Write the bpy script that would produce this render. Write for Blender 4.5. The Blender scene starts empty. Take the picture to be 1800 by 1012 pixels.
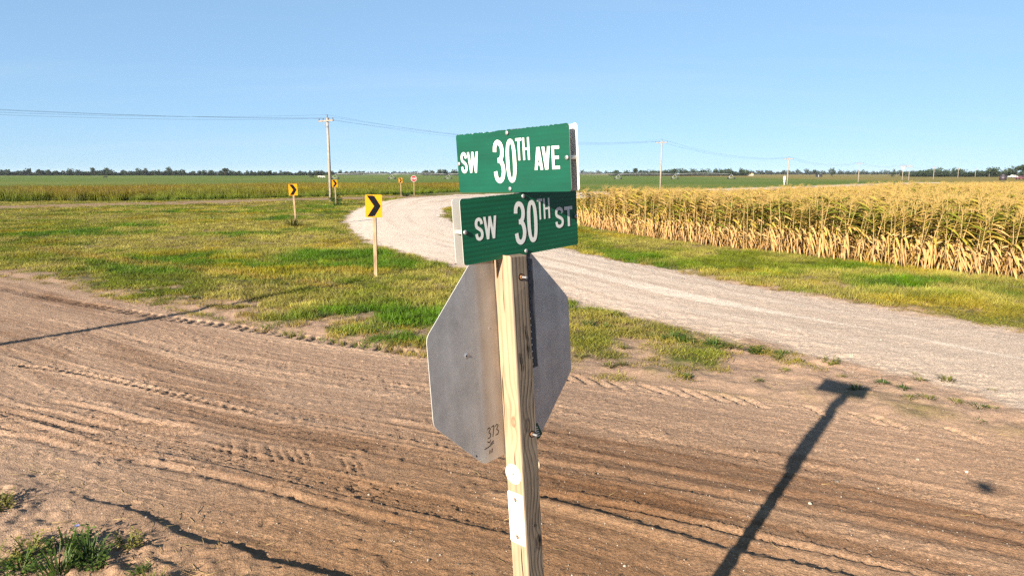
import bpy, bmesh, math, random
import numpy as np
from mathutils import Matrix, Vector

sc = bpy.context.scene
COL = sc.collection
rad = math.radians

# ------------------------------------------------------------------ camera, sky, sun, exposure
CAM_H = 2.82
cam_data = bpy.data.cameras.new("camera")
cam_data.sensor_width = 36.0
cam_data.lens = 24.0
cam_data.clip_start = 0.05
cam_data.clip_end = 20000.0
cam = bpy.data.objects.new("camera", cam_data)
cam.location = (0, 0, CAM_H)
cam.rotation_euler = (rad(90 - 9.51), 0, 0)
COL.objects.link(cam)
sc.camera = cam

SUN_EL = rad(20.75)
SUN_AZ = rad(35.7)            # shadows run this far right of straight ahead
world = bpy.data.worlds.new("World")
sc.world = world
world.use_nodes = True
wn = world.node_tree.nodes
wl = world.node_tree.links
wn.clear()
w_out = wn.new("ShaderNodeOutputWorld")
w_bg = wn.new("ShaderNodeBackground")
w_sky = wn.new("ShaderNodeTexSky")
w_sky.sky_type = 'NISHITA'
w_sky.sun_disc = False
w_sky.sun_elevation = SUN_EL
w_sky.sun_rotation = math.pi + SUN_AZ
w_sky.altitude = 0.0
w_sky.air_density = 0.7
w_sky.dust_density = 0.0
w_sky.ozone_density = 5.0
w_bg.inputs["Strength"].default_value = 0.0965
w_gam = wn.new("ShaderNodeGamma")               # the camera's flat tone response over the whole sky
w_gam.inputs["Gamma"].default_value = 0.37
w_tint = wn.new("ShaderNodeMix"); w_tint.data_type = 'RGBA'; w_tint.blend_type = 'MULTIPLY'
w_tint.inputs[0].default_value = 1.0
w_tint.inputs[7].default_value = (0.745, 0.985, 1.19, 1)
wl.new(w_sky.outputs[0], w_gam.inputs["Color"])
wl.new(w_gam.outputs[0], w_tint.inputs[6])
# very faint high cirrus over the whole dome
w_tc = wn.new("ShaderNodeTexCoord"); w_sep = wn.new("ShaderNodeSeparateXYZ"); wl.new(w_tc.outputs["Generated"], w_sep.inputs[0])
w_den = wn.new("ShaderNodeMath"); w_den.operation = 'ADD'; w_den.inputs[1].default_value = 0.12; wl.new(w_sep.outputs[2], w_den.inputs[0])
w_cx = wn.new("ShaderNodeMath"); w_cx.operation = 'DIVIDE'; wl.new(w_sep.outputs[0], w_cx.inputs[0]); wl.new(w_den.outputs[0], w_cx.inputs[1])
w_cy = wn.new("ShaderNodeMath"); w_cy.operation = 'DIVIDE'; wl.new(w_sep.outputs[1], w_cy.inputs[0]); wl.new(w_den.outputs[0], w_cy.inputs[1])
w_cv = wn.new("ShaderNodeCombineXYZ"); wl.new(w_cx.outputs[0], w_cv.inputs[0]); wl.new(w_cy.outputs[0], w_cv.inputs[1])
w_map = wn.new("ShaderNodeMapping"); w_map.inputs["Rotation"].default_value = (0, 0, 0.9); w_map.inputs["Scale"].default_value = (0.35, 1.5, 1); wl.new(w_cv.outputs[0], w_map.inputs["Vector"])
w_nz = wn.new("ShaderNodeTexNoise"); w_nz.inputs["Scale"].default_value = 0.9; w_nz.inputs["Detail"].default_value = 7; w_nz.inputs["Roughness"].default_value = 0.6; wl.new(w_map.outputs[0], w_nz.inputs["Vector"])
w_rp = wn.new("ShaderNodeMapRange"); w_rp.inputs[1].default_value = 0.50; w_rp.inputs[2].default_value = 0.85; w_rp.inputs[3].default_value = 0.0; w_rp.inputs[4].default_value = 0.22; wl.new(w_nz.outputs[0], w_rp.inputs[0])
w_ci = wn.new("ShaderNodeMix"); w_ci.data_type = 'RGBA'; wl.new(w_rp.outputs[0], w_ci.inputs[0]); wl.new(w_tint.outputs[2], w_ci.inputs[6]); w_ci.inputs[7].default_value = (1.9, 2.1, 2.2, 1)
wl.new(w_ci.outputs[2], w_bg.inputs["Color"])
wl.new(w_bg.outputs[0], w_out.inputs["Surface"])

sun_d = bpy.data.lights.new("sun", 'SUN')
sun_d.energy = 5.0
sun_d.angle = rad(0.53)
sun_d.color = (1.0, 0.89, 0.73)
sun = bpy.data.objects.new("sun", sun_d)
sdir = Vector((math.sin(SUN_AZ) * math.cos(SUN_EL), math.cos(SUN_AZ) * math.cos(SUN_EL), -math.sin(SUN_EL)))
sun.rotation_euler = sdir.to_track_quat('-Z', 'Y').to_euler()
sun.location = (-20, -30, 30)
COL.objects.link(sun)

sc.view_settings.view_transform = 'Standard'
sc.view_settings.look = 'None'
sc.view_settings.exposure = 2.1
sc.view_settings.gamma = 1.0
sc.view_settings.use_curve_mapping = False
sc.render.engine = 'CYCLES'
sc.cycles.max_bounces = 6
sc.cycles.diffuse_bounces = 3
sc.cycles.transparent_max_bounces = 8
sc.cycles.use_denoising = False

# ------------------------------------------------------------------ small helpers
def tag(o, label=None, cat=None, group=None, kind=None):
    if label: o["label"] = label
    if cat: o["category"] = cat
    if group: o["group"] = group
    if kind: o["kind"] = kind
    return o

def link(o, parent=None):
    COL.objects.link(o)
    if parent is not None:
        o.parent = parent
    return o

def empty(name, loc=(0, 0, 0), rz=0.0):
    o = bpy.data.objects.new(name, None)
    o.empty_display_size = 0.2
    o.location = loc
    o.rotation_euler = (0, 0, rz)
    return link(o)

def mesh_np(name, V, Fq=None, Ft=None, smooth=True):
    """fast mesh from numpy verts, quads and tris"""
    me = bpy.data.meshes.new(name)
    V = np.asarray(V, dtype=np.float32)
    nq = 0 if Fq is None else len(Fq)
    nt = 0 if Ft is None else len(Ft)
    me.vertices.add(len(V))
    me.vertices.foreach_set("co", V.ravel())
    loops = []
    if nq: loops.append(np.asarray(Fq, np.int32).ravel())
    if nt: loops.append(np.asarray(Ft, np.int32).ravel())
    li = np.concatenate(loops) if loops else np.zeros(0, np.int32)
    me.loops.add(len(li))
    me.loops.foreach_set("vertex_index", li)
    me.polygons.add(nq + nt)
    st = np.concatenate([np.arange(nq) * 4, nq * 4 + np.arange(nt) * 3]).astype(np.int32)
    me.polygons.foreach_set("loop_start", st)
    me.polygons.foreach_set("use_smooth", np.full(nq + nt, smooth, dtype=bool))
    me.update(calc_edges=True)
    me.validate()
    return me

def attr_color(me, name, rgb):
    a = me.attributes.new(name, 'FLOAT_COLOR', 'POINT')
    c = np.ones((len(rgb), 4), np.float32)
    c[:, :3] = rgb
    a.data.foreach_set("color", c.ravel())

def attr_float(me, name, v):
    a = me.attributes.new(name, 'FLOAT', 'POINT')
    a.data.foreach_set("value", np.asarray(v, np.float32))

class MB:
    """collects boxes, tubes, polygons into one mesh"""
    def __init__(self):
        self.v = []; self.f = []; self.m = []; self.sm = []
    def add(self, vs, fs, mi=0, smooth=False):
        b = len(self.v)
        self.v += [tuple(x) for x in vs]
        self.f += [tuple(b + i for i in q) for q in fs]
        self.m += [mi] * len(fs)
        self.sm += [smooth] * len(fs)
    def box(self, c, s, mi=0, M=None):
        hx, hy, hz = s[0] / 2, s[1] / 2, s[2] / 2
        vs = [Vector((sx * hx, sy * hy, sz * hz)) for sz in (-1, 1) for sy in (-1, 1) for sx in (-1, 1)]
        if M is not None: vs = [M @ v for v in vs]
        vs = [v + Vector(c) for v in vs]
        self.add(vs, [(0, 2, 3, 1), (4, 5, 7, 6), (0, 1, 5, 4), (2, 6, 7, 3), (0, 4, 6, 2), (1, 3, 7, 5)], mi)
    def tube(self, pts, radii, n=8, mi=0, smooth=True, caps=True):
        pts = [Vector(p) for p in pts]
        if not hasattr(radii, '__len__'): radii = [radii] * len(pts)
        rings = []
        up0 = None
        vs = []
        for i, p in enumerate(pts):
            d = (pts[min(i + 1, len(pts) - 1)] - pts[max(i - 1, 0)]).normalized()
            a = d.cross(Vector((0, 0, 1)))
            if a.length < 1e-3: a = d.cross(Vector((0, 1, 0)))
            a.normalize(); b = d.cross(a)
            for k in range(n):
                t = 2 * math.pi * k / n
                vs.append(p + (a * math.cos(t) + b * math.sin(t)) * radii[i])
        fs = []
        for i in range(len(pts) - 1):
            for k in range(n):
                fs.append((i * n + k, i * n + (k + 1) % n, (i + 1) * n + (k + 1) % n, (i + 1) * n + k))
        self.add(vs, fs, mi, smooth)
        if caps:
            b = len(self.v) - len(vs)
            self.f.append(tuple(b + k for k in reversed(range(n)))); self.m.append(mi); self.sm.append(False)
            e = b + (len(pts) - 1) * n
            self.f.append(tuple(e + k for k in range(n))); self.m.append(mi); self.sm.append(False)
    def prism(self, poly, axis_o, ex, ez, ey, t, mi=0, mi_front=None, mi_side=None):
        """polygon (list of 2d) in plane (ex, ez) at axis_o, thickness t along +ey; front is the -ey side"""
        o = Vector(axis_o); ex = Vector(ex); ez = Vector(ez); ey = Vector(ey)
        n = len(poly)
        a = [o + ex * p[0] + ez * p[1] for p in poly]
        b = [q + ey * t for q in a]
        self.add(a + b, [tuple(range(n))], mi if mi_front is None else mi_front)
        base = len(self.v) - 2 * n
        self.f.append(tuple(base + n + k for k in reversed(range(n)))); self.m.append(mi); self.sm.append(False)
        for k in range(n):
            k2 = (k + 1) % n
            self.f.append((base + k2, base + k, base + n + k, base + n + k2))
            self.m.append(mi if mi_side is None else mi_side); self.sm.append(False)
    def mesh(self, name, mats):
        me = bpy.data.meshes.new(name)
        me.from_pydata(self.v, [], self.f)
        me.polygons.foreach_set("material_index", self.m)
        me.polygons.foreach_set("use_smooth", self.sm)
        for m in (mats if isinstance(mats, (list, tuple)) else [mats]):
            me.materials.append(m)
        me.update()
        return me
    def build(self, name, mats, parent=None):
        return link(bpy.data.objects.new(name, self.mesh(name, mats)), parent)

# ------------------------------------------------------------------ node material helpers
def new_mat(name, rough=0.8, spec=0.3, metal=0.0):
    m = bpy.data.materials.new(name)
    m.use_nodes = True
    nt = m.node_tree
    b = nt.nodes["Principled BSDF"]
    b.inputs["Roughness"].default_value = rough
    b.inputs["Specular IOR Level"].default_value = spec
    b.inputs["Metallic"].default_value = metal
    return m, nt, b

def N(nt, t, **kw):
    n = nt.nodes.new(t)
    for k, v in kw.items(): setattr(n, k, v)
    return n

def coords(nt, kind="Object", scale=(1, 1, 1), rot=(0, 0, 0)):
    tc = N(nt, "ShaderNodeTexCoord")
    mp = N(nt, "ShaderNodeMapping")
    mp.inputs["Scale"].default_value = scale
    mp.inputs["Rotation"].default_value = rot
    nt.links.new(tc.outputs[kind], mp.inputs["Vector"])
    return mp.outputs[0]

def noise(nt, vec, scale, detail=4.0, rough=0.55, out=0):
    n = N(nt, "ShaderNodeTexNoise")
    n.inputs["Scale"].default_value = scale
    n.inputs["Detail"].default_value = detail
    n.inputs["Roughness"].default_value = rough
    nt.links.new(vec, n.inputs["Vector"])
    return n.outputs[out]

def ramp(nt, fac, stops, interp='LINEAR'):
    r = N(nt, "ShaderNodeValToRGB")
    r.color_ramp.interpolation = interp
    el = r.color_ramp.elements
    while len(el) < len(stops): el.new(0.5)
    for e, (p, c) in zip(el, stops):
        e.position = p
        e.color = (c[0], c[1], c[2], 1) if hasattr(c, '__len__') else (c, c, c, 1)
    nt.links.new(fac, r.inputs[0])
    return r.outputs[0]

def mix(nt, a, b, fac, mode='MIX'):
    m = N(nt, "ShaderNodeMix", data_type='RGBA', blend_type=mode)
    for sock, v in ((m.inputs[0], fac), (m.inputs[6], a), (m.inputs[7], b)):
        if hasattr(v, 'is_output'): nt.links.new(v, sock)
        elif hasattr(v, '__len__'): sock.default_value = (v[0], v[1], v[2], 1)
        else: sock.default_value = v
    return m.outputs[2]

def math_n(nt, op, a, b=None, c=None, clamp=False):
    m = N(nt, "ShaderNodeMath", operation=op, use_clamp=clamp)
    for i, v in enumerate((a, b, c)):
        if v is None: continue
        if hasattr(v, 'is_output'): nt.links.new(v, m.inputs[i])
        else: m.inputs[i].default_value = v
    return m.outputs[0]

def bump(nt, b, h, strength=0.3, dist=0.01):
    n = N(nt, "ShaderNodeBump")
    n.inputs["Strength"].default_value = strength
    n.inputs["Distance"].default_value = dist
    nt.links.new(h, n.inputs["Height"])
    nt.links.new(n.outputs[0], b.inputs["Normal"])
    return n

def plain(name, col, rough=0.7, spec=0.3, metal=0.0, var=0.12, scale=9.0, stretch=(1, 1, 1)):
    """base colour with mild wear and grain"""
    m, nt, b = new_mat(name, rough, spec, metal)
    v = coords(nt, "Object", stretch)
    n1 = noise(nt, v, scale, 5)
    c = ramp(nt, n1, [(0.25, [x * (1 - var) for x in col]), (0.75, [min(1, x * (1 + var)) for x in col])])
    nt.links.new(c, b.inputs["Base Color"])
    return m

# ------------------------------------------------------------------ numpy noise
def _hash(ix, iy, seed):
    h = (ix.astype(np.int64) * 374761393 + iy.astype(np.int64) * 668265263 + seed * 1442695041) & 0xFFFFFFFF
    h = ((h ^ (h >> 13)) * 1274126177) & 0xFFFFFFFF
    h = h ^ (h >> 16)
    return (h & 0xFFFF).astype(np.float32) / 65535.0

def vnoise(x, y, seed=0):
    x = np.asarray(x, np.float64); y = np.asarray(y, np.float64)
    ix = np.floor(x); iy = np.floor(y)
    fx = (x - ix).astype(np.float32); fy = (y - iy).astype(np.float32)
    fx = fx * fx * fx * (fx * (fx * 6 - 15) + 10); fy = fy * fy * fy * (fy * (fy * 6 - 15) + 10)
    a = _hash(ix, iy, seed); b = _hash(ix + 1, iy, seed)
    c = _hash(ix, iy + 1, seed); d = _hash(ix + 1, iy + 1, seed)
    return (a + (b - a) * fx) * (1 - fy) + (c + (d - c) * fx) * fy     # 0..1

def fbm(x, y, seed=0, octv=4, gain=0.5):
    s = 0; amp = 1.0; tot = 0
    for o in range(octv):
        s = s + amp * vnoise(x * 2 ** o + 17.3 * o, y * 2 ** o - 9.1 * o, seed + o)
        tot += amp; amp *= gain
    return s / tot

def sstep(a, b, x):
    t = np.clip((x - a) / (b - a), 0, 1)
    return t * t * (3 - 2 * t)

def poly_dist(px, py, pts, closed=False):
    """distance, signed side (left +) and arc length along a polyline, per point"""
    pts = np.asarray(pts, float)
    if closed: pts = np.vstack([pts, pts[:1]])
    best = np.full(px.shape, 1e9); side = np.zeros(px.shape); arc = np.zeros(px.shape)
    s0 = 0.0
    for a, b in zip(pts[:-1], pts[1:]):
        d = b - a; L = math.hypot(*d); d = d / L
        rx = px - a[0]; ry = py - a[1]
        t = np.clip(rx * d[0] + ry * d[1], 0, L)
        ex = rx - d[0] * t; ey = ry - d[1] * t
        dist = np.hypot(ex, ey)
        cr = d[0] * ry - d[1] * rx
        m = dist < best
        best = np.where(m, dist, best); side = np.where(m, np.sign(cr), side); arc = np.where(m, s0 + t, arc)
        s0 += L
    return best, side, arc

def in_poly(px, py, pts):
    pts = np.asarray(pts, float)
    ins = np.zeros(px.shape, bool)
    j = len(pts) - 1
    for i in range(len(pts)):
        xi, yi = pts[i]; xj, yj = pts[j]
        c = ((yi > py) != (yj > py)) & (px < (xj - xi) * (py - yi) / (yj - yi + 1e-12) + xi)
        ins ^= c
        j = i
    return ins

def smooth_line(pts, n=6):
    P = [np.array(p, float) for p in pts]
    P = [2 * P[0] - P[1]] + P + [2 * P[-1] - P[-2]]
    out = []
    for i in range(1, len(P) - 2):
        for k in range(n):
            t = k / n
            out.append(0.5 * ((2 * P[i]) + (-P[i - 1] + P[i + 1]) * t + (2 * P[i - 1] - 5 * P[i] + 4 * P[i + 1] - P[i + 2]) * t * t
                              + (-P[i - 1] + 3 * P[i] - 3 * P[i + 1] + P[i + 2]) * t ** 3))
    out.append(P[-2])
    return np.array(out)

rng = np.random.default_rng(11)
random.seed(5)

# ------------------------------------------------------------------ plan of the place (metres, camera stands over 0,0)
G_OUT = [(12.5, -1.0), (9.0, 4.0), (7.0, 6.7), (6.13, 7.81), (5.91, 8.52), (5.48, 9.06), (5.14, 9.61), (4.57, 10.64), (3.9, 11.4), (3.14, 12.27), (2.26, 13.28),
         (1.25, 14.79), (0.0, 17.55), (-1.65, 20.61), (-3.05, 22.72), (-4.45, 25.3), (-5.49, 27.36), (-6.71, 30.31), (-7.77, 33.3),
         (-9.21, 38.18), (-10.44, 43.01), (-11.4, 47.85), (-12.04, 52.24), (-12.82, 59.51), (-13.2, 66.43), (-13.05, 75.16),
         (-11.97, 80.43), (-10.01, 86.5), (-7.73, 93.0), (0, 97), (20, 111), (60, 148), (130, 222)]
G_IN = [(138, 216), (67, 142), (30, 104), (12, 84), (0, 70), (-3.2, 64.5), (-5.11, 60.6), (-5.39, 56.56), (-5.16, 51.45), (-4.38, 44.71), (-3.32, 39.98), (-1.44, 34.67),
        (0.5, 29.78), (2.49, 24.74), (3.71, 22.12), (4.9, 19.41), (5.9, 17.46), (6.74, 15.94), (7.49, 14.72), (8.17, 13.73),
        (8.73, 12.81), (9.26, 12.04), (10.4, 10.5), (12.5, 8.0), (17, 2.0), (19, -1)]
GRAVEL = G_OUT + G_IN
D_UP = [(-60, 51), (-40, 37.2), (-25, 26.6), (-14.54, 19.18), (-11.91, 17.65), (-9.31, 15.71), (-7.3, 14.33), (-5.56, 13.06), (-4.13, 12.09), (-2.91, 11.32), (-1.4, 10.5),
        (0.0, 9.95), (0.91, 9.51), (1.6, 9.2), (2.32, 8.83), (2.97, 8.46), (3.57, 8.13), (4.08, 7.81), (4.87, 7.33), (5.53, 6.91), (8.5, 4.6), (13, 0.5)]
D_LOW = [(-60, 45), (-40, 31), (-25, 20.0), (-14, 12.0), (-9, 8.7), (-6.2, 7.0), (-5.05, 6.35), (-4.3, 5.91), (-3.74, 5.6), (-3.1, 5.33), (-2.57, 5.01), (-2.17, 4.8), (-1.77, 4.64), (-1.38, 4.46),
         (-0.4, 3.95), (1.0, 3.2), (4, 1.3), (8, -1.8)]
DIRT = D_UP + D_LOW[::-1]
TRACK = [(-75, 40), (-43.6, 57.5), (-38.3, 61.2), (-33.0, 66.0), (-26.8, 71.6), (-19.5, 78.4), (-11.6, 88.0)]   # two-track path joining the curve
CORN_FRONT = [(3.3, 38.2), (3.64, 37.34), (5.45, 32.66), (7.15, 28.52), (8.66, 25.88), (9.93, 23.69), (11.07, 21.97), (11.94, 20.31), (12.85, 19.07), (13.70, 17.85), (16.5, 14.6), (20, 10.5)]
CORN_BACK = [(-1, 33.5), (3.3, 38.0), (9.3, 43.5), (23, 58.5), (32, 67), (57, 88), (110, 136)]

# ------------------------------------------------------------------ ground grid
def axis_x():
    a = [np.concatenate([np.arange(-8.6, -1.0, 0.025), np.arange(-1.0, 7.2, 0.030)])]
    def out(x, step, sign, lim, fine_to, fine):
        l = []
        while abs(x) < lim:
            st = fine if abs(x) < fine_to else st * 1.062
            x += sign * st; l.append(x)
        return l
    R_ = out(7.2, 0, 1, 7000, 15, 0.06)
    L_ = out(-8.6, 0, -1, 7000, 15.5, 0.05)
    return np.concatenate([np.array(L_[::-1]), a[0], np.array(R_)])
def axis_y():
    l = []; y = 3.2; st = .05
    while y > -150:
        st *= 1.12; y -= st; l.append(y)
    l = l[::-1]; y = 3.2
    while y < 9000:
        l.append(y)
        y += min(max(0.021, y * y / 3384 * (0.52 if 9.3 < y < 15.5 else (0.72 if y < 17 else 1.1))), y * 0.06)
    return np.array(l)
XS, YS = axis_x(), axis_y()
NX, NY = len(XS), len(YS)
GX, GY = np.meshgrid(XS, YS)
gx = GX.ravel(); gy = GY.ravel()

def local_mask(x0, x1, y0, y1):
    return (gx > x0) & (gx < x1) & (gy > y0) & (gy < y1)

# class fields
big = local_mask(-110, 160, -60, 270)
gr_sd = np.full(gx.shape, -50.0)
d, s, a = poly_dist(gx[big], gy[big], GRAVEL, True)
gr_sd[big] = np.where(in_poly(gx[big], gy[big], GRAVEL), d, -d)
dt_sd = np.full(gx.shape, -50.0)
d, s, a = poly_dist(gx[big], gy[big], DIRT, True)
dt_sd[big] = np.where(in_poly(gx[big], gy[big], DIRT), d, -d)
up_v = np.full(gx.shape, 50.0); up_u = np.zeros(gx.shape)          # signed distance past the road's far edge (+ = away from road)
d, s, a = poly_dist(gx[big], gy[big], D_UP)
up_v[big] = d * s; up_u[big] = a
lo_v = np.full(gx.shape, -50.0)
d, s, a = poly_dist(gx[big], gy[big], D_LOW)
lo_v[big] = -d * s                                                  # + = on the camera side of the road
lo_u = np.zeros(gx.shape); lo_u[big] = a
trk = np.full(gx.shape, 50.0)
d, s, a = poly_dist(gx[big], gy[big], TRACK)
trk[big] = d * s
cf_v = np.full(gx.shape, 50.0)
d, s, a = poly_dist(gx[big], gy[big], CORN_FRONT)
cf_v[big] = d * s                                                   # + = inside the corn
in_corn = (cf_v > 0.1) & (gy < np.interp(gx, [p[0] for p in CORN_BACK], [p[1] for p in CORN_BACK]))

n_a = fbm(gx / 3.1, gy / 3.1, 3, 4)
n_b = fbm(gx / 0.7, gy / 0.7, 9, 4)
n_c = fbm(gx / 0.16, gy / 0.16, 15, 3)
n_d = fbm(gx / 14, gy / 14, 21, 3)

near_f = np.clip(1.0 - (gy - 30) / 40, 0, 1) * (gy > -20)
w_gr = sstep(-0.22, 0.22, gr_sd + (n_b - 0.5) * 0.9 + (n_c - .5) * .35)
w_dt = sstep(-0.25, 0.2, dt_sd + (n_b - 0.5) * 0.5)
w_dt = w_dt * (1 - w_gr * sstep(0.0, 0.9, gr_sd))

# grass cover 0..1
def grass_cover(x, y, upv, lov, grsd, dtsd, nb, na):
    c = np.ones_like(x)
    # verge beyond the far edge of the dirt road: sandy first, then thickening
    band = np.interp(x, [-16, -9, -5, -2, 0.5, 2.0, 3.0, 4.2], [0.9, 1.5, 2.0, 2.1, 2.2, 2.6, 3.6, 9])
    e = (upv / band) + (nb - 0.5) * 2.6 + (na - 0.5) * 1.2
    c = np.where(upv > 0, np.minimum(c, sstep(-0.10, 1.35, e)), c)
    c = np.where(lov > -0.1, 0.0, c)
    c = c * sstep(0.25, -0.15, dtsd) * sstep(0.12, -0.25, grsd + (nb - .5) * .7)
    return c
g_cov = grass_cover(gx, gy, up_v, lo_v, gr_sd, dt_sd, n_b, n_a)
g_cov = np.where(in_corn, 0.0, g_cov)
g_cov = g_cov * np.where(np.abs(trk) < 3.6, np.where(np.abs(trk) < 3.4, np.clip(.02 + 1.2 * (n_b - .50), .0, .35), 1.0), 1)

# ---------------- heights
h = (n_d - 0.5) * 0.10 * sstep(6, 30, np.hypot(gx, gy))
h += (n_a - 0.5) * 0.07 * sstep(0.0, 1.5, np.maximum(-dt_sd, 0)) * (1 - w_gr) * (gy < 120)
h += (n_b - 0.5) * 0.05 * (1 - w_gr) * (1 - w_dt) * near_f
# long swell of the far fields
h += (fbm(gx / 160, gy / 160, 33, 3) - 0.5) * 0.8 * sstep(110, 400, gy)

near = local_mask(-17, 9, 2.2, 21)
X = gx[near]; Y = gy[near]
hn = np.zeros(X.shape)
cn = np.zeros(X.shape)                      # + lighter dry sand, - darker damp soil
rv = -up_v[near]; ru = up_u[near]; ldv = -lo_v[near]
on = sstep(-0.1, 0.15, dt_sd[near])
# wheel-worn streaks along the road
w1 = rv + 0.05 * np.sin(ru * 0.9) + 0.08 * (fbm(ru / 3, rv * .3, 41, 2) - .5)
st1 = fbm(w1 * 2.1, ru * 0.06, 42, 3)
st2 = fbm(w1 * 7.0, ru * 0.13, 45, 3)
st3 = fbm(w1 * 19.0, ru * 0.30, 48, 2)
hn += on * ((st1 - .5) * 0.010 + (st2 - .5) * 0.005 + (st3 - .5) * 0.005)
ridge = 1 - np.abs(2 * vnoise(w1 * 4.2, ru * 0.10, 52) - 1)
hn += on * sstep(0.93, 1.0, ridge) * 0.014 * sstep(.45, .62, vnoise(ru * .35, w1 * 2, 53))
ridge2 = 1 - np.abs(2 * vnoise(w1 * 8.5, ru * 0.16, 54) - 1)
hn -= on * sstep(0.86, 1.0, ridge2) * 0.007
cn += on * ((st1 - .5) * 0.9 + (st2 - .5) * 0.7 + (st3 - .5) * 0.45)
cn += on * sstep(1.2, 0.1, rv) * 0.28
cn -= on * sstep(1.6, 4.0, rv) * 0.42 * sstep(-6, .5, X) * (1 - .5 * sstep(.5, 2.5, X)) * (.55 + .9 * (fbm(X / 1.3, Y / .6, 55, 3) - .2))
cn -= on * .5 * sstep(.58, .72, fbm(w1 * .9, ru * .28, 57, 3))
# grain, clods
hn += (fbm(X / 0.09, Y / 0.09, 60, 3) - .5) * 0.012
clod = vnoise(X / 0.06, Y / 0.06, 66) * vnoise(X / .5, Y / .5, 67)
hn += sstep(.40, .75, clod) * 0.010
hn += sstep(.72, .92, vnoise(X / .045, Y / .045, 68)) * 0.010 * (.3 + on)

def track_at(pts, half, kind, spacing=0.2, slant=1.0, depth=0.022, fade=0.25, seed=1, tone=-0.12):
    global hn, cn
    P = smooth_line(pts, 5)
    d, s, u = poly_dist(X, Y, P)
    m = d < half * 1.9
    dl = (d * s)[m]; uu = u[m]; L = u.max()
    ends = sstep(0, fade, uu) * sstep(L, L - fade, uu)
    wob = 0.02 * (fbm(uu / .4, dl * 2, seed, 2) - .5)
    inside = sstep(half, half * 0.82, np.abs(dl + wob))
    q = np.zeros(dl.shape)
    if kind == 'lug':
        ph = (uu + slant * np.abs(dl) + wob * 2) / spacing if slant > 50 else (uu + slant * dl + wob * 4) / spacing
        fr = ph - np.floor(ph)
        prof = sstep(0.0, 0.08, fr) * sstep(0.56, 0.42, fr)
        keep = sstep(.18, .40, vnoise(np.floor(ph) * 1.7, dl * 0 + seed, seed))
        q = -depth * prof * inside * keep + depth * .12 * sstep(.55, .75, fr) * sstep(1, .85, fr) * inside
        q += depth * 0.10 * sstep(half * .85, half * 1.1, np.abs(dl)) * sstep(half * 1.7, half * 1.15, np.abs(dl)) * (0.4 + fbm(uu / .15, dl / .1, seed + 3, 2))
        q -= depth * 0.12 * inside
    elif kind == 'ribs':
        k = (dl + half) / (2 * half) * spacing
        fr = k - np.floor(k)
        q = -depth * sstep(.12, .3, fr) * sstep(.88, .7, fr) * inside
        fr2 = uu / .06 - np.floor(uu / .06)
        q -= depth * .35 * sstep(.5, .7, fr2) * inside
        q += depth * .8 * sstep(half * .9, half * 1.08, np.abs(dl)) * sstep(half * 1.5, half * 1.1, np.abs(dl))
    elif kind == 'pads':
        fr = uu / spacing - np.floor(uu / spacing) - .5
        e = np.hypot(fr * spacing / (.42 * spacing), dl / (half * .8))
        q = -depth * sstep(1.0, .55, e) + depth * .5 * sstep(.9, 1.1, e) * sstep(1.5, 1.15, e)
    elif kind == 'scarp':                       # a step: left side of the line stands higher
        q = depth * sstep(-.02, .03, dl + wob * 1.5) * sstep(half * 1.9, half * .5, dl)
    elif kind == 'furrow':
        q = -depth * np.exp(-((dl + wob) / (half * .45)) ** 2) + depth * .8 * np.exp(-((dl - half * .8) / (half * .4)) ** 2)
    hn[m] += q * ends
    cn[m] += tone * inside * ends

T_A = [(-17.5, 20.1), (-12.87, 16.92), (-10.4, 15.34), (-8.41, 14.15), (-6.73, 13.17), (-5.33, 12.51), (-4.04, 11.82), (-2.88, 11.2), (-2.04, 10.79), (-1.39, 10.47), (-0.4, 9.95)]
track_at(T_A, 0.18, 'lug', 0.235, 0.32, 0.042, seed=3)
T_B = [(-0.4, 9.85), (0.3, 9.45), (0.87, 9.19), (1.53, 8.85), (2.23, 8.56), (2.87, 8.27), (3.46, 7.95), (4.02, 7.68), (4.52, 7.38), (4.97, 7.09), (5.36, 6.78), (6.5, 5.9)]
track_at(T_B, 0.17, 'lug', 0.25, 1.1, 0.030, seed=4, tone=.05)
track_at([(-7.6, 9.9), (-6.4, 9.5), (-5.45, 9.05), (-4.7, 8.65), (-4.07, 8.31), (-3.45, 8.0), (-2.9, 7.72)], 0.10, 'pads', 0.16, 0, 0.03, seed=5, tone=-.05)
track_at([(-8.2, 9.3), (-6.3, 8.0), (-5.55, 7.7), (-4.75, 7.3), (-4.15, 7.0), (-3.4, 6.72), (-2.65, 6.4), (-1.8, 6.0), (-.7, 5.5), (.2, 5.1)], 0.17, 'ribs', 6, 0, 0.012, seed=6)
track_at([(-5.15, 7.72), (-4.6, 7.5), (-4.05, 7.32), (-3.35, 7.02)], 0.17, 'lug', 0.14, -1.2, 0.026, seed=7, tone=-.28)
track_at([(-6.3, 7.75), (-5.6, 7.35), (-5.0, 7.05), (-4.2, 6.75), (-3.6, 6.5)], 0.14, 'lug', 0.12, -.9, 0.03, seed=8, tone=-.3)
track_at([(-6.6, 7.6), (-5.9, 7.2), (-5.2, 6.98), (-4.6, 6.72), (-3.9, 6.45), (-3.0, 6.15), (-2.3, 5.85), (-1.4, 5.4), (-.5, 5.0)], 0.10, 'furrow', 0, 0, 0.017, seed=9)
track_at([(-5.9, 8.25), (-5.3, 8.05), (-4.75, 7.78), (-4.2, 7.5), (-3.5, 7.3)], 0.09, 'furrow', 0, 0, 0.017, seed=10, tone=-.2)
track_at([(-6.9, 8.1), (-6.3, 7.95), (-5.6, 7.65), (-5.0, 7.35), (-4.4, 7.1)], 0.08, 'furrow', 0, 0, 0.015, seed=11, tone=-.2)
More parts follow.
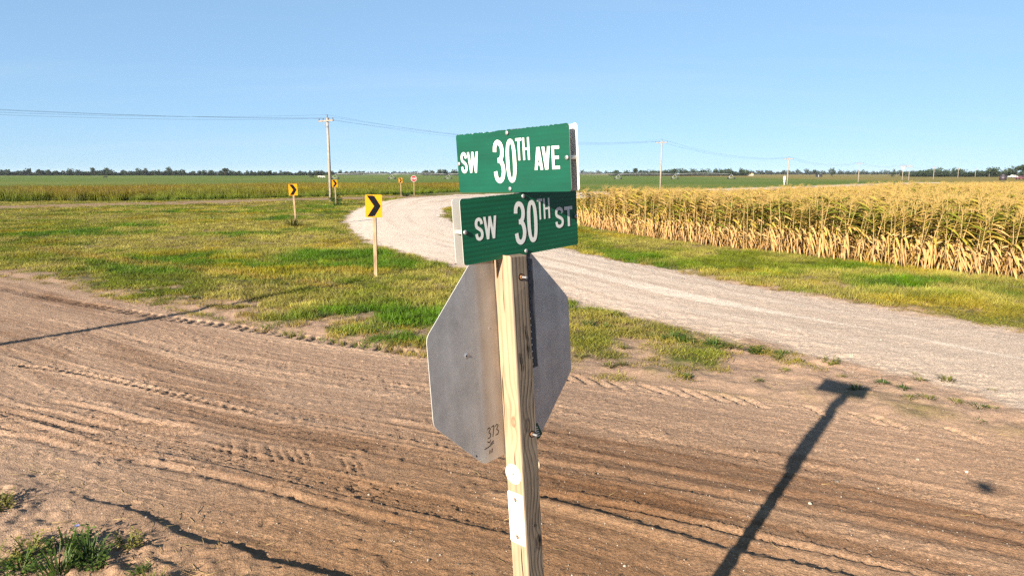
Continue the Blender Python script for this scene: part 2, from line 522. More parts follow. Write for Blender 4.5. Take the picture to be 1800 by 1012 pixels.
track_at([(-9.2, 11.2), (-7.5, 10.3), (-5.9, 9.35), (-4.6, 8.75), (-3.4, 8.2), (-2.4, 7.7), (-1.0, 7.05), (0.3, 6.4)], 0.14, 'ribs', 5, 0, 0.008, seed=12, tone=.0)
track_at([(-4.5, 8.2), (-3.0, 7.45), (-1.7, 6.9), (-.6, 6.35), (.6, 5.8), (2.0, 5.1), (3.4, 4.4)], 0.16, 'ribs', 7, 0, 0.009, seed=13, tone=-.2)
track_at([(-3.2, 6.9), (-2.6, 6.65), (-2.0, 6.45), (-1.3, 6.15)], 0.15, 'lug', 0.11, 1.0, 0.018, seed=14, tone=-.22)
track_at([(-1.6, 7.6), (-.4, 7.05), (.8, 6.5), (2.4, 5.75), (4.2, 4.8)], 0.12, 'furrow', 0, 0, 0.013, seed=15, tone=.0)
track_at([(-.2, 6.6), (1.2, 6.0), (2.6, 5.35), (4.0, 4.6)], 0.12, 'furrow', 0, 0, 0.014, seed=16, tone=.05)
track_at([(.1, 7.7), (1.5, 7.0), (3.0, 6.2), (4.5, 5.4)], 0.14, 'furrow', 0, 0, 0.009, seed=17, tone=.05)
track_at([(-9.5, 13.2), (-7, 11.6), (-4.5, 10.4), (-2.2, 9.3), (0, 8.2), (2.2, 7.2), (4.5, 6.0)], 0.13, 'lug', 0.085, .8, 0.010, seed=31, tone=-.06)
track_at([(-7.5, 11.0), (-5.0, 10.0), (-2.8, 9.2), (-.8, 8.5), (1.2, 7.3), (3.4, 5.9), (5.0, 4.6)], 0.12, 'lug', 0.08, -.8, 0.010, seed=32, tone=.06)
track_at([(-2.5, 5.6), (-1.6, 5.7), (-.6, 6.0), (.6, 6.6), (1.9, 7.3), (3.4, 7.6)], 0.11, 'lug', 0.08, .6, 0.008, seed=33, tone=.05)
# loose windrow on the right, sloping to the camera, and its companion line
track_at([(-.3, 5.72), (0.3, 5.55), (0.71, 5.33), (1.13, 5.05), (1.52, 4.8), (1.88, 4.62), (2.23, 4.46), (3.2, 3.9)], 0.17, 'furrow', 0, 0, -0.024, seed=18, tone=.35)
track_at([(0.1, 5.8), (0.98, 5.47), (1.61, 5.14), (2.18, 4.84), (2.86, 4.5), (3.8, 3.9)], 0.09, 'furrow', 0, 0, 0.022, seed=19, tone=-.05)
# graded lip along the near edge, the verge stands a hand higher than the road
lip = sstep(-.03, .05, -ldv + 0.12 * (fbm(ru / .5, rv * .2, 70, 4) - .5)) * np.interp(X, [-9, -5, -4.0, -3.4, -2.6, -1.3, .5], [.0, .015, .025, .06, .09, .10, .08])
hn += lip * .55 * sstep(-1.6, .3, ldv + 1.9)
hn += sstep(.02, .5, -ldv) * ((fbm(X / .22, Y / .22, 72, 4, .6) - .5) * .085 + sstep(.55, .8, vnoise(X / .07, Y / .07, 76)) * .018)
cn += sstep(0, .2, -ldv) * (.22 + (fbm(X / .3, Y / .3, 74, 3) - .5) * .9)
# scuffs and footprints
for k in range(60):
    fx = rng.uniform(-5.5, 1.5); 
    fy = rng.uniform(4.4, 7.2)
    if fx < -4.6 and fy > 6.6: continue
    r = rng.uniform(.04, .11); an = rng.uniform(0, math.pi); asp = rng.uniform(.5, .9)
    mm = (np.abs(X - fx) < .35) & (np.abs(Y - fy) < .35)
    xx = X[mm] - fx; yy = Y[mm] - fy
    e = np.hypot((xx * math.cos(an) + yy * math.sin(an)) / r, (-xx * math.sin(an) + yy * math.cos(an)) / (r * asp))
    e = e + (vnoise(X[mm] / .05, Y[mm] / .05, 80 + k) - .5) * .9
    dp = rng.uniform(.005, .020) * (1.2 if fx < -1 else .4)
    hn[mm] += -dp * sstep(1.0, .45, e) + dp * .6 * sstep(.8, 1.1, e) * sstep(1.7, 1.15, e)
    cn[mm] += .1 * sstep(1.6, .6, e)
# sandy verge on the far side
far_side = sstep(0, .4, -rv) * (1 - w_gr[near])
hn += far_side * ((fbm(X / .35, Y / .35, 90, 3) - .5) * .09 + .03)
cn += far_side * (.12 + (fbm(X / .6, Y / .6, 92, 3) - .5) * .8)
# keep the pattern inside the patch borders
edge = sstep(-17, -16, X) * sstep(9, 8.4, X) * sstep(21, 19, Y) * sstep(2.2, 2.8, Y)
h[near] += hn * edge
# gravel: crown, wheel paths, lumpy windrow on its edges
gq = np.clip(gr_sd, 0, 20)
h += w_gr * (0.05 * sstep(0, 1.5, gq) + (fbm(gx / .35, gy / .35, 95, 3) - .5) * .03 * near_f)
h += w_gr * sstep(1.3, .2, gq) * (n_c - .35) * 0.05 * near_f * (gr_sd > -.1)
# far-side ditch of the meadow, corn field soil
h += np.where(in_corn, (n_c - .5) * .05, 0)
# two-track path slightly sunk
h -= 0.05 * sstep(.5, .2, np.abs(np.abs(trk) - .9))

def ground_z(x, y):
    x = np.asarray(x, float); y = np.asarray(y, float)
    i = np.clip(np.searchsorted(XS, x) - 1, 0, NX - 2); j = np.clip(np.searchsorted(YS, y) - 1, 0, NY - 2)
    tx = (x - XS[i]) / (XS[i + 1] - XS[i]); ty = (y - YS[j]) / (YS[j + 1] - YS[j])
    H = h.reshape(NY, NX)
    return (H[j, i] * (1 - tx) + H[j, i + 1] * tx) * (1 - ty) + (H[j + 1, i] * (1 - tx) + H[j + 1, i + 1] * tx) * ty

# ---------------- surface colours (albedo)
def lerp3(a, b, t): return a + (b - a) * t[:, None]
c_dirt = np.tile(np.array([.46, .335, .25]), (len(gx), 1))
cfull = np.zeros(gx.shape); cfull[near] = np.clip(cn, -.9, .9) * edge
c_dirt = lerp3(c_dirt, np.array([.60, .45, .335]), np.clip(cfull, 0, 1))
c_dirt = lerp3(c_dirt, np.array([.24, .152, .10]), np.clip(-cfull, 0, 1))
c_dirt *= (0.86 + 0.28 * n_a)[:, None] * np.array([1.06, 1.0, .965])
c_dirt *= (1 + .16 * sstep(1.5, 4.0, gx) * (gy < 30))[:, None]
# orange tint of the near part of the road
c_dirt = lerp3(c_dirt, c_dirt * np.array([.88, .785, .655]), sstep(8.5, 4.8, gy) * sstep(-4.5, -1, gx) * (1 - .45 * sstep(.5, 3, gx)))
gpath = fbm(gr_sd * 1.5, (gx - gy) * .02, 101, 3)
c_grav = lerp3(np.tile(np.array([.98, .825, .695]), (len(gx), 1)), np.array([.76, .61, .495]), sstep(.42, .62, gpath))
c_grav = lerp3(c_grav, np.array([.66, .51, .405]), sstep(2.3, .4, gq) * sstep(30, 10, gy) * .75)
c_grav *= (0.9 + 0.2 * n_a)[:, None]
# the gravel turns to dusty soil where it meets the dirt road
c_grav = lerp3(c_grav, np.array([.72, .575, .46]), sstep(.3, -1.8, gr_sd - 2.2) * sstep(13, 8, gy))
sandy = c_dirt * 1.0
pn = fbm(gx / 5.5 + 3, gy / 5.5, 111, 4); pn2 = fbm(gx / 1.6, gy / 1.6, 117, 3)
c_gs = lerp3(np.tile(np.array([.125, .145, .032]), (len(gx), 1)), np.array([.36, .27, .14]), sstep(.43, .62, pn * .6 + pn2 * .4))
# pasture beyond the tall grass, in broad faint bands
c_far = lerp3(np.tile(np.array([.135, .205, .035]), (len(gx), 1)), np.array([.20, .235, .05]), sstep(.35, .7, fbm(gx / 120, gy / 40, 121, 3)))
c_far = lerp3(c_far, np.array([.34, .255, .085]), sstep(120, 180, gx) * sstep(150, 230, gy) * .8)
c_gs = lerp3(c_gs, c_far, sstep(85, 125, gy))
col = lerp3(sandy, c_gs, np.clip(g_cov * 1.15, 0, 1))
soil = np.array([.40, .285, .18])
tmask = sstep(3.6, 2.6, np.abs(trk)) * (.6 + .35 * sstep(.9, .4, np.abs(np.abs(trk) - 1.6)))
col = lerp3(col, soil, tmask)
col = np.where(in_corn[:, None], np.array([.16, .10, .055]), col)
col = lerp3(col, c_dirt, w_dt)
col = lerp3(col, c_grav, w_gr)

m_ground, nt, b = new_mat("ground_soil_and_turf", 0.95, 0.1)
at = N(nt, "ShaderNodeAttribute"); at.attribute_name = "albedo"
stn = N(nt, "ShaderNodeAttribute"); stn.attribute_name = "stone"
v = coords(nt)
nz = noise(nt, v, 34, 6, .65)
tone = ramp(nt, nz, [(.28, .62), (.5, 1.0), (.74, 1.34)])
rvn = N(nt, "ShaderNodeAttribute"); rvn.attribute_name = "rv"
run = N(nt, "ShaderNodeAttribute"); run.attribute_name = "ru"
dmn = N(nt, "ShaderNodeAttribute"); dmn.attribute_name = "dirtm"
cmb = N(nt, "ShaderNodeCombineXYZ")
nt.links.new(math_n(nt, 'MULTIPLY', rvn.outputs["Fac"], 1.0), cmb.inputs[0]); nt.links.new(math_n(nt, 'MULTIPLY', run.outputs["Fac"], .05), cmb.inputs[1])
lines = noise(nt, cmb.outputs[0], 26, 5, .72)
lines_f = math_n(nt, 'MULTIPLY', math_n(nt, 'SUBTRACT', lines, .5), dmn.outputs["Fac"])
c1 = mix(nt, at.outputs["Color"], tone, 1.0, 'MULTIPLY')
lines_f = math_n(nt, 'MULTIPLY', lines_f, ramp(nt, noise(nt, v, 1.7, 3), [(.35, .15), (.62, 1.0)]))
lt = math_n(nt, 'MULTIPLY_ADD', lines_f, .8, 1.0)
ltc = N(nt, "ShaderNodeCombineColor")
for i_ in range(3): nt.links.new(lt, ltc.inputs[i_])
c1 = mix(nt, c1, ltc.outputs[0], 1.0, 'MULTIPLY')
vor = N(nt, "ShaderNodeTexVoronoi"); vor.inputs["Scale"].default_value = 42
nt.links.new(v, vor.inputs["Vector"])
peb = ramp(nt, vor.outputs["Distance"], [(.10, 1.0), (.26, 0.0)])
pick = ramp(nt, vor.outputs["Color"], [(.62, 0.0), (.70, 1.0)])
pk = math_n(nt, 'MULTIPLY', peb, pick)
pk = math_n(nt, 'MULTIPLY', pk, stn.outputs["Fac"])
c2 = mix(nt, c1, (.40, .35, .30), math_n(nt, 'MULTIPLY', pk, .75))
vor2 = N(nt, "ShaderNodeTexVoronoi"); vor2.inputs["Scale"].default_value = 120
nt.links.new(v, vor2.inputs["Vector"])
fine = ramp(nt, vor2.outputs["Color"], [(.0, .72), (.5, 1.0), (1.0, 1.3)])
vor3 = N(nt, "ShaderNodeTexVoronoi"); vor3.inputs["Scale"].default_value = 52
nt.links.new(v, vor3.inputs["Vector"])
sp3 = ramp(nt, vor3.outputs["Color"], [(.0, .62), (.5, 1.0), (1.0, 1.38)])
c2 = mix(nt, c2, sp3, math_n(nt, 'MULTIPLY', stn.outputs["Fac"], .45), 'MULTIPLY')
c3 = mix(nt, c2, fine, math_n(nt, 'MULTIPLY', stn.outputs["Fac"], .8), 'MULTIPLY')
nt.links.new(c3, b.inputs["Base Color"])
hh = math_n(nt, 'ADD', math_n(nt, 'MULTIPLY', nz, .6), math_n(nt, 'MULTIPLY', pk, .5))
hh = math_n(nt, 'ADD', hh, math_n(nt, 'MULTIPLY', noise(nt, v, 110, 3, .6), .35))
hh = math_n(nt, 'ADD', hh, math_n(nt, 'MULTIPLY', lines_f, 1.2))
bump(nt, b, hh, .95, .028)

V = np.stack([gx, gy, h], 1)
idx = np.arange(NX * NY).reshape(NY, NX)
quads = np.stack([idx[:-1, :-1], idx[:-1, 1:], idx[1:, 1:], idx[1:, :-1]], -1).reshape(-1, 4)
fg = gr_sd[quads].mean(1) > 0
fd = (dt_sd[quads].mean(1) > 0) & ~fg
stone = np.clip(w_gr * 1.0 + w_dt * .55 + .25 * (1 - g_cov), 0, 1) * (gy < 120)

rvf = np.clip(-up_v, -60, 60); dirtm = w_dt * (gy < 40)
def ground_part(name, mask):
    q = quads[mask]
    used = np.unique(q)
    re = np.full(NX * NY, -1, np.int64); re[used] = np.arange(len(used))
    me = mesh_np(name, V[used], re[q])
    attr_color(me, "albedo", col[used] * 0.56); attr_float(me, "stone", stone[used]); attr_float(me, "rv", rvf[used]); attr_float(me, "ru", up_u[used]); attr_float(me, "dirtm", dirtm[used])
    me.materials.append(m_ground)
    o = link(bpy.data.objects.new(name, me))
    return tag(o, kind="structure")
ground_part("ground", ~(fg | fd))
ground_part("gravel_road", fg)
ground_part("dirt_road", fd)

# ------------------------------------------------------------------ scatter (stuff) with geometry nodes
def make_lib(name, meshes):
    c = bpy.data.collections.new(name)          # not linked to the scene: only a palette of clumps
    for i, me in enumerate(meshes):
        c.objects.link(bpy.data.objects.new(f"{name}_{i:02d}", me))
    return c

def scatter(name, lib, P, rz, scl, vi, tint, label, cat, tilt=None):
    me = bpy.data.meshes.new(name)
    n = len(P)
    me.vertices.add(n)
    me.vertices.foreach_set("co", np.asarray(P, np.float32).ravel())
    rot = np.zeros((n, 3), np.float32); rot[:, 2] = rz
    if tilt is not None: rot[:, :2] = tilt
    a = me.attributes.new("rot", 'FLOAT_VECTOR', 'POINT'); a.data.foreach_set("vector", rot.ravel())
    scl = np.asarray(scl, np.float32)
    if scl.ndim == 1: scl = np.repeat(scl[:, None], 3, 1)
    a = me.attributes.new("scl", 'FLOAT_VECTOR', 'POINT'); a.data.foreach_set("vector", np.ascontiguousarray(scl).ravel())
    a = me.attributes.new("vi", 'INT', 'POINT'); a.data.foreach_set("value", np.asarray(vi, np.int32))
    attr_color(me, "tint", np.asarray(tint, np.float32))
    o = link(bpy.data.objects.new(name, me))
    ng = bpy.data.node_groups.new(name + "_nodes", 'GeometryNodeTree')
    ng.interface.new_socket("Geometry", in_out='INPUT', socket_type='NodeSocketGeometry')
    ng.interface.new_socket("Geometry", in_out='OUTPUT', socket_type='NodeSocketGeometry')
    gi = ng.nodes.new("NodeGroupInput"); go = ng.nodes.new("NodeGroupOutput")
    ci = ng.nodes.new("GeometryNodeCollectionInfo")
    ci.inputs[0].default_value = lib
    ci.inputs["Separate Children"].default_value = True
    ci.inputs["Reset Children"].default_value = True
    ip = ng.nodes.new("GeometryNodeInstanceOnPoints")
    ip.inputs["Pick Instance"].default_value = True
    def named(nm, t):
        q = ng.nodes.new("GeometryNodeInputNamedAttribute"); q.data_type = t; q.inputs["Name"].default_value = nm
        return q.outputs["Attribute"]
    ng.links.new(gi.outputs[0], ip.inputs["Points"])
    ng.links.new(ci.outputs[0], ip.inputs["Instance"])
    ng.links.new(named("vi", 'INT'), ip.inputs["Instance Index"])
    e2r = ng.nodes.new("FunctionNodeEulerToRotation")
    ng.links.new(named("rot", 'FLOAT_VECTOR'), e2r.inputs[0])
    ng.links.new(e2r.outputs[0], ip.inputs["Rotation"])
    ng.links.new(named("scl", 'FLOAT_VECTOR'), ip.inputs["Scale"])
    ng.links.new(ip.outputs[0], go.inputs[0])
    md = o.modifiers.new("scatter", 'NODES'); md.node_group = ng
    return tag(o, label, cat, kind="stuff")

# ------------------------------------------------------------------ plant materials
def leaf_mat(name, stops, rough=.6, trans=.3, use_tint=True, rnd=.25, hattr=True):
    """colour follows the blade from foot to tip (attribute t), tinted per clump"""
    m, nt, b = new_mat(name, rough, .25)
    at = N(nt, "ShaderNodeAttribute"); at.attribute_name = "t"
    c = ramp(nt, at.outputs["Fac"], stops)
    if use_tint:
        ti = N(nt, "ShaderNodeAttribute"); ti.attribute_type = 'INSTANCER'; ti.attribute_name = "tint"
        c = mix(nt, c, ti.outputs["Color"], 1.0, 'MULTIPLY')
    oi = N(nt, "ShaderNodeObjectInfo")
    k = math_n(nt, 'MULTIPLY_ADD', oi.outputs["Random"], 2 * rnd, 1 - rnd)
    kc = N(nt, "ShaderNodeCombineColor")
    for i in range(3): nt.links.new(k, kc.inputs[i])
    c = mix(nt, c, kc.outputs[0], 1.0, 'MULTIPLY')
    nt.links.new(c, b.inputs["Base Color"])
    out = nt.nodes["Material Output"]
    tr = N(nt, "ShaderNodeBsdfTranslucent")
    nt.links.new(c, tr.inputs["Color"])
    ms = N(nt, "ShaderNodeMixShader"); ms.inputs[0].default_value = trans
    nt.links.new(b.outputs[0], ms.inputs[1]); nt.links.new(tr.outputs[0], ms.inputs[2])
    nt.links.new(ms.outputs[0], out.inputs["Surface"])
    return m

m_grass = leaf_mat("grass_blade", [(0, (.13, .11, .03)), (.35, (.095, .125, .012)), (1, (.165, .19, .022))])
m_tall = leaf_mat("tall_prairie_grass", [(0, (.06, .075, .010)), (.5, (.18, .175, .022)), (.82, (.22, .165, .026)), (1, (.17, .080, .020))], trans=.25)
m_weed = leaf_mat("weed_leaf", [(0, (.06, .06, .02)), (.4, (.04, .075, .014)), (1, (.075, .115, .02))], use_tint=False)
m_straw = leaf_mat("dry_stem", [(0, (.2, .14, .07)), (1, (.3, .22, .11))], use_tint=False)

def blades(n, radius, hmin, hmax, width, lean, seed, seg=2, tip=.0):
    """a clump of curved blades; attribute t runs 0..1 from foot to tip"""
    r = random.Random(seed)
    vs = []; fq = []; ft = []; tt = []
    for i in range(n):
        a = r.uniform(0, 2 * math.pi); q = radius * math.sqrt(r.random())
        x, y = q * math.cos(a), q * math.sin(a)
        hh = r.uniform(hmin, hmax); wd = width * r.uniform(.7, 1.3)
        da = r.uniform(0, 2 * math.pi); ln = lean * hh * r.uniform(.3, 1.3)
        dx, dy = math.cos(da) * ln, math.sin(da) * ln
        pa = r.uniform(0, math.pi); px, py = math.cos(pa) * wd / 2, math.sin(pa) * wd / 2
        b = len(vs)
        for k in range(seg):
            t = k / seg
            cx_, cy_, cz = x + dx * t ** 1.6, y + dy * t ** 1.6, hh * t * (1 - .12 * lean * t)
            w = 1 - .45 * t
            vs += [(cx_ - px * w, cy_ - py * w, cz), (cx_ + px * w, cy_ + py * w, cz)]
            tt += [t, t]
            if k: fq.append((b + 2 * k - 2, b + 2 * k - 1, b + 2 * k + 1, b + 2 * k))
        vs.append((x + dx, y + dy, hh * (1 - .12 * lean))); tt.append(1)
        ft.append((b + 2 * seg - 2, b + 2 * seg - 1, b + 2 * seg))
    me = mesh_np("clump", vs, fq, ft)
    attr_float(me, "t", tt)
    return me

lib_short = []
for k in range(5):
    me = blades(70, .20, .035, .12 + .02 * (k % 3), .009, .8, 100 + k); me.materials.append(m_grass); lib_short.append(me)
lib_short = make_lib("short_turf", lib_short)
lib_tall = []
for k in range(5):
    me = blades(90, .55, .55, 1.15 + .1 * (k % 3), .022, .28, 200 + k, 3); me.materials.append(m_tall); lib_tall.append(me)
lib_tall = make_lib("prairie", lib_tall)

def sample_field(F, x, y):
    i = np.clip(np.searchsorted(XS, x), 0, NX - 1); j = np.clip(np.searchsorted(YS, y), 0, NY - 1)
    return F.reshape(NY, NX)[j, i]

# ---- short turf
def turf_points():
    zones = [(9.0, 16, 42, 1.0), (16, 26, 26, 1.05), (26, 42, 12, 1.3), (42, 62, 6, 1.7), (62, 92, 2.6, 2.4)]
    out = []
    for y0, y1, dens, s in zones:
        xa, xb = -.80 * y1 - 2, .80 * y1 + 2
        n = int((xb - xa) * (y1 - y0) * dens)
        x = rng.uniform(xa, xb, n); y = rng.uniform(y0, y1, n)
        k = np.abs(x) < .80 * y + 2
        x, y = x[k], y[k]
        cov = sample_field(g_cov, x, y)
        k = (rng.random(len(x)) < cov * .86 + (cov > .02) * .14)
        x, y, cov = x[k], y[k], cov[k]
        out.append(np.stack([x, y, np.full(len(x), s), cov], 1))
    return np.concatenate(out)
TP = turf_points()
x, y, s0, cov = TP.T
pn_ = fbm(x / 5.5 + 3, y / 5.5, 111, 4); pn2_ = fbm(x / 1.6, y / 1.6, 117, 3); pg = fbm(x / 9 + 40, y / 4, 131, 3); pr = fbm(x / 2.4, y / 2.4, 137, 3)
dry = sstep(.385, .57, pn_ * .5 + pn2_ * .5)
tint = np.ones((len(x), 3)) * np.array([.92, .90, .9])
tint = tint + (np.array([2.1, 1.5, 3.6]) - tint) * (dry * .85)[:, None]
lush = sstep(.48, .66, pg)
tint = tint + (np.array([.42, .78, .36]) - tint) * (lush * .9 * (1 - dry))[:, None]
tint = tint + (np.array([2.0, 1.2, 1.3]) - tint) * (sstep(.58, .72, pr) * .6)[:, None]
thin = sstep(.75, .2, cov)
uv_ = sample_field(up_v, x, y)
band_ = np.exp(-((uv_ - 3.6 - .6 * (pn_ - .5)) / .32) ** 2) * sstep(-22, -16, x) * sstep(-3.0, -5, x)
thin = np.maximum(thin, band_ * 1.1)
tint = tint + (np.array([2.0, 1.22, 2.6]) - tint) * (thin * .92)[:, None]
tint *= (.60 + .92 * fbm(x / .55, y / .55, 171, 3))[:, None] * rng.uniform(.72, 1.28, (len(x), 1))
P = np.stack([x, y, ground_z(x, y) - .008], 1)
sc_ = s0 * rng.uniform(.7, 1.25, len(x)) * (.7 + .4 * cov)
wedge = sstep(-1.5, 0, x) * sstep(15, 13, y)
tint = tint + (np.array([1.9, 1.35, 2.8]) * .9 - tint) * (wedge * .55)[:, None]
SC = np.stack([sc_, sc_, (1 - .45 * wedge) * sc_ * rng.uniform(.40, .95, len(x)) * (1 + .5 * lush) / s0 ** .9], 1)
scatter("grass", lib_short, P, rng.uniform(0, 6.28, len(x)), SC, rng.integers(0, 5, len(x)), tint,
        "short mown grass in green and straw patches beside the roads", "grass")

# ---- tall prairie grass behind the path
n = 34000
y = rng.uniform(70, 128, n); x = rng.uniform(-105, 60, n)
tv, ts, ta = poly_dist(x, y, TRACK + [(-4, 101), (12, 116), (32, 140)])
lead = tv * ts
gsd_, _, _ = poly_dist(x, y, GRAVEL, True)
ing = in_poly(x, y, GRAVEL)
keep = (lead > 6.0) & (lead < 46) & (np.abs(x) < .82 * y + 4) & ~ing & (gsd_ > 2)
keep &= (rng.random(n) < np.where(lead < 8, .6, 1)) & ((x < 2) | (lead < 24))
x, y, lead = x[keep], y[keep], lead[keep]
rust = sstep(.46, .66, fbm(x / 7, y / 11, 141, 3)); gold = sstep(.42, .66, fbm(x / 9 + 9, y / 12, 145, 3))
tint = np.ones((len(x), 3)) * np.array([.82, 1.0, .8])
tint = tint + (np.array([1.0, .78, .65]) - tint) * (rust * .6)[:, None]
tint = tint + (np.array([1.15, 1.12, .75]) - tint) * (gold * (1 - rust) * .8)[:, None]
frontg = sstep(11, 6, lead)
tint = tint + (np.array([.75, 1.1, .7]) - tint) * (frontg * .6)[:, None]
tint *= rng.uniform(.62, 1.0, (len(x), 1)) * np.array([.88, .98, .9])
sz = rng.uniform(.8, 1.25, len(x)) * (.62 + .38 * sstep(6, 11, lead)) * np.where(x > 2, .75, 1)
scatter("tall_grass", lib_tall, np.stack([x, y, ground_z(x, y) - .03], 1), rng.uniform(0, 6.28, len(x)), sz, rng.integers(0, 5, len(x)), tint,
        "band of tall golden and rust tipped prairie grass behind the path", "grass")

# ---- pebbles
m_stone = leaf_mat("pebble", [(0, (.3, .27, .235)), (1, (.3, .27, .235))], rough=.85, trans=0.0, rnd=.35)
def pebble(seed):
    bm = bmesh.new(); bmesh.ops.create_icosphere(bm, subdivisions=1, radius=.5)
    r = random.Random(seed)
    for v_ in bm.verts: v_.co *= r.uniform(.65, 1.15); v_.co.z *= .7
    me = bpy.data.meshes.new("pebble"); bm.to_mesh(me); bm.free(); me.materials.append(m_stone)
    return me
lib_peb = make_lib("pebbles", [pebble(k) for k in range(5)])
n = 90000
y = 3.6 + 22 * rng.random(n) ** 1.6; x = rng.uniform(-1, 1, n) * (.78 * y + 1)
wg = sample_field(w_gr, x, y); wd = sample_field(w_dt, x, y); gs_ = sample_field(gr_sd, x, y); cv = sample_field(g_cov, x, y)
pz = np.clip(wg * .35 + wd * .03 * sstep(.35, .65, fbm(x / .8, y / .8, 151, 3)) + .04 * (1 - cv), 0, 1)
pz += .7 * (gs_ > -.5) * (gs_ < .7) * (x < 5)
k = rng.random(n) < pz
x, y = x[k], y[k]
sz = np.where(rng.random(len(x)) < .02, rng.uniform(.022, .042, len(x)), rng.uniform(.007, .017, len(x)))
tint = np.ones((len(x), 3)) * np.array([1.15, 1.1, 1.05]) * rng.uniform(.45, 1.05, (len(x), 1))
scatter("pebbles", lib_peb, np.stack([x, y, ground_z(x, y) + sz * .15], 1), rng.uniform(0, 6.28, len(x)), sz, rng.integers(0, 5, len(x)), tint,
        "pale loose stones strewn over the gravel and dirt", "pebbles")

m_litter = leaf_mat("straw_litter", [(0, (.34, .25, .13)), (1, (.42, .32, .18))], rough=.8, trans=.1)
def straw(seed):
    r = random.Random(seed); mb = MB()
    mb.tube([(-.5, 0, .012), (0, r.uniform(-.06, .06), .02), (.5, r.uniform(-.1, .1), .012)], .016, 4)
    return mb.mesh("straw", [m_litter])
lib_straw = make_lib("straws", [straw(k) for k in range(4)])
n = 5200
y = 3.7 + 14 * rng.random(n) ** 1.3; x = rng.uniform(-1, 1, n) * (.78 * y + .5)
dd_ = sample_field(dt_sd, x, y); cv = sample_field(g_cov, x, y); lo_ = sample_field(lo_v, x, y)
k = (rng.random(n) < np.where(dd_ > .3, .03, np.where(lo_ > 0, .8, .5))) & (sample_field(gr_sd, x, y) < 0)
x, y = x[k], y[k]
scatter("straw_litter", lib_straw, np.stack([x, y, ground_z(x, y) + .004], 1), rng.uniform(0, 6.28, len(x)), rng.uniform(.03, .15, len(x)), rng.integers(0, 4, len(x)), np.ones((len(x), 3)) * rng.uniform(.6, 1.2, (len(x), 1)),
        "bits of dry straw littering the sandy verges", "straw")

# ================================================================== the sign post in the foreground
SM = Matrix(((0.6849117, -0.7263636, -0.0573750), (0.7268069, 0.6866412, -0.0166027), (0.0514556, -0.0303292, 0.9982146)))
S_C = Vector((-0.0172, 2.517, 2.1361))                 # centre of the stop panel
Z0 = S_C.z / SM[2][2]                                   # its height along the leaning post
root = bpy.data.objects.new("street_sign_post", None)
root.empty_display_size = .3
link(root)
base_p = S_C - SM.to_3x3() @ Vector((0, 0, Z0))
root.matrix_world = Matrix.Translation(base_p) @ SM.to_4x4()
tag(root, "weathered wooden post carrying a stop sign and two pairs of green street name blades", "sign post")

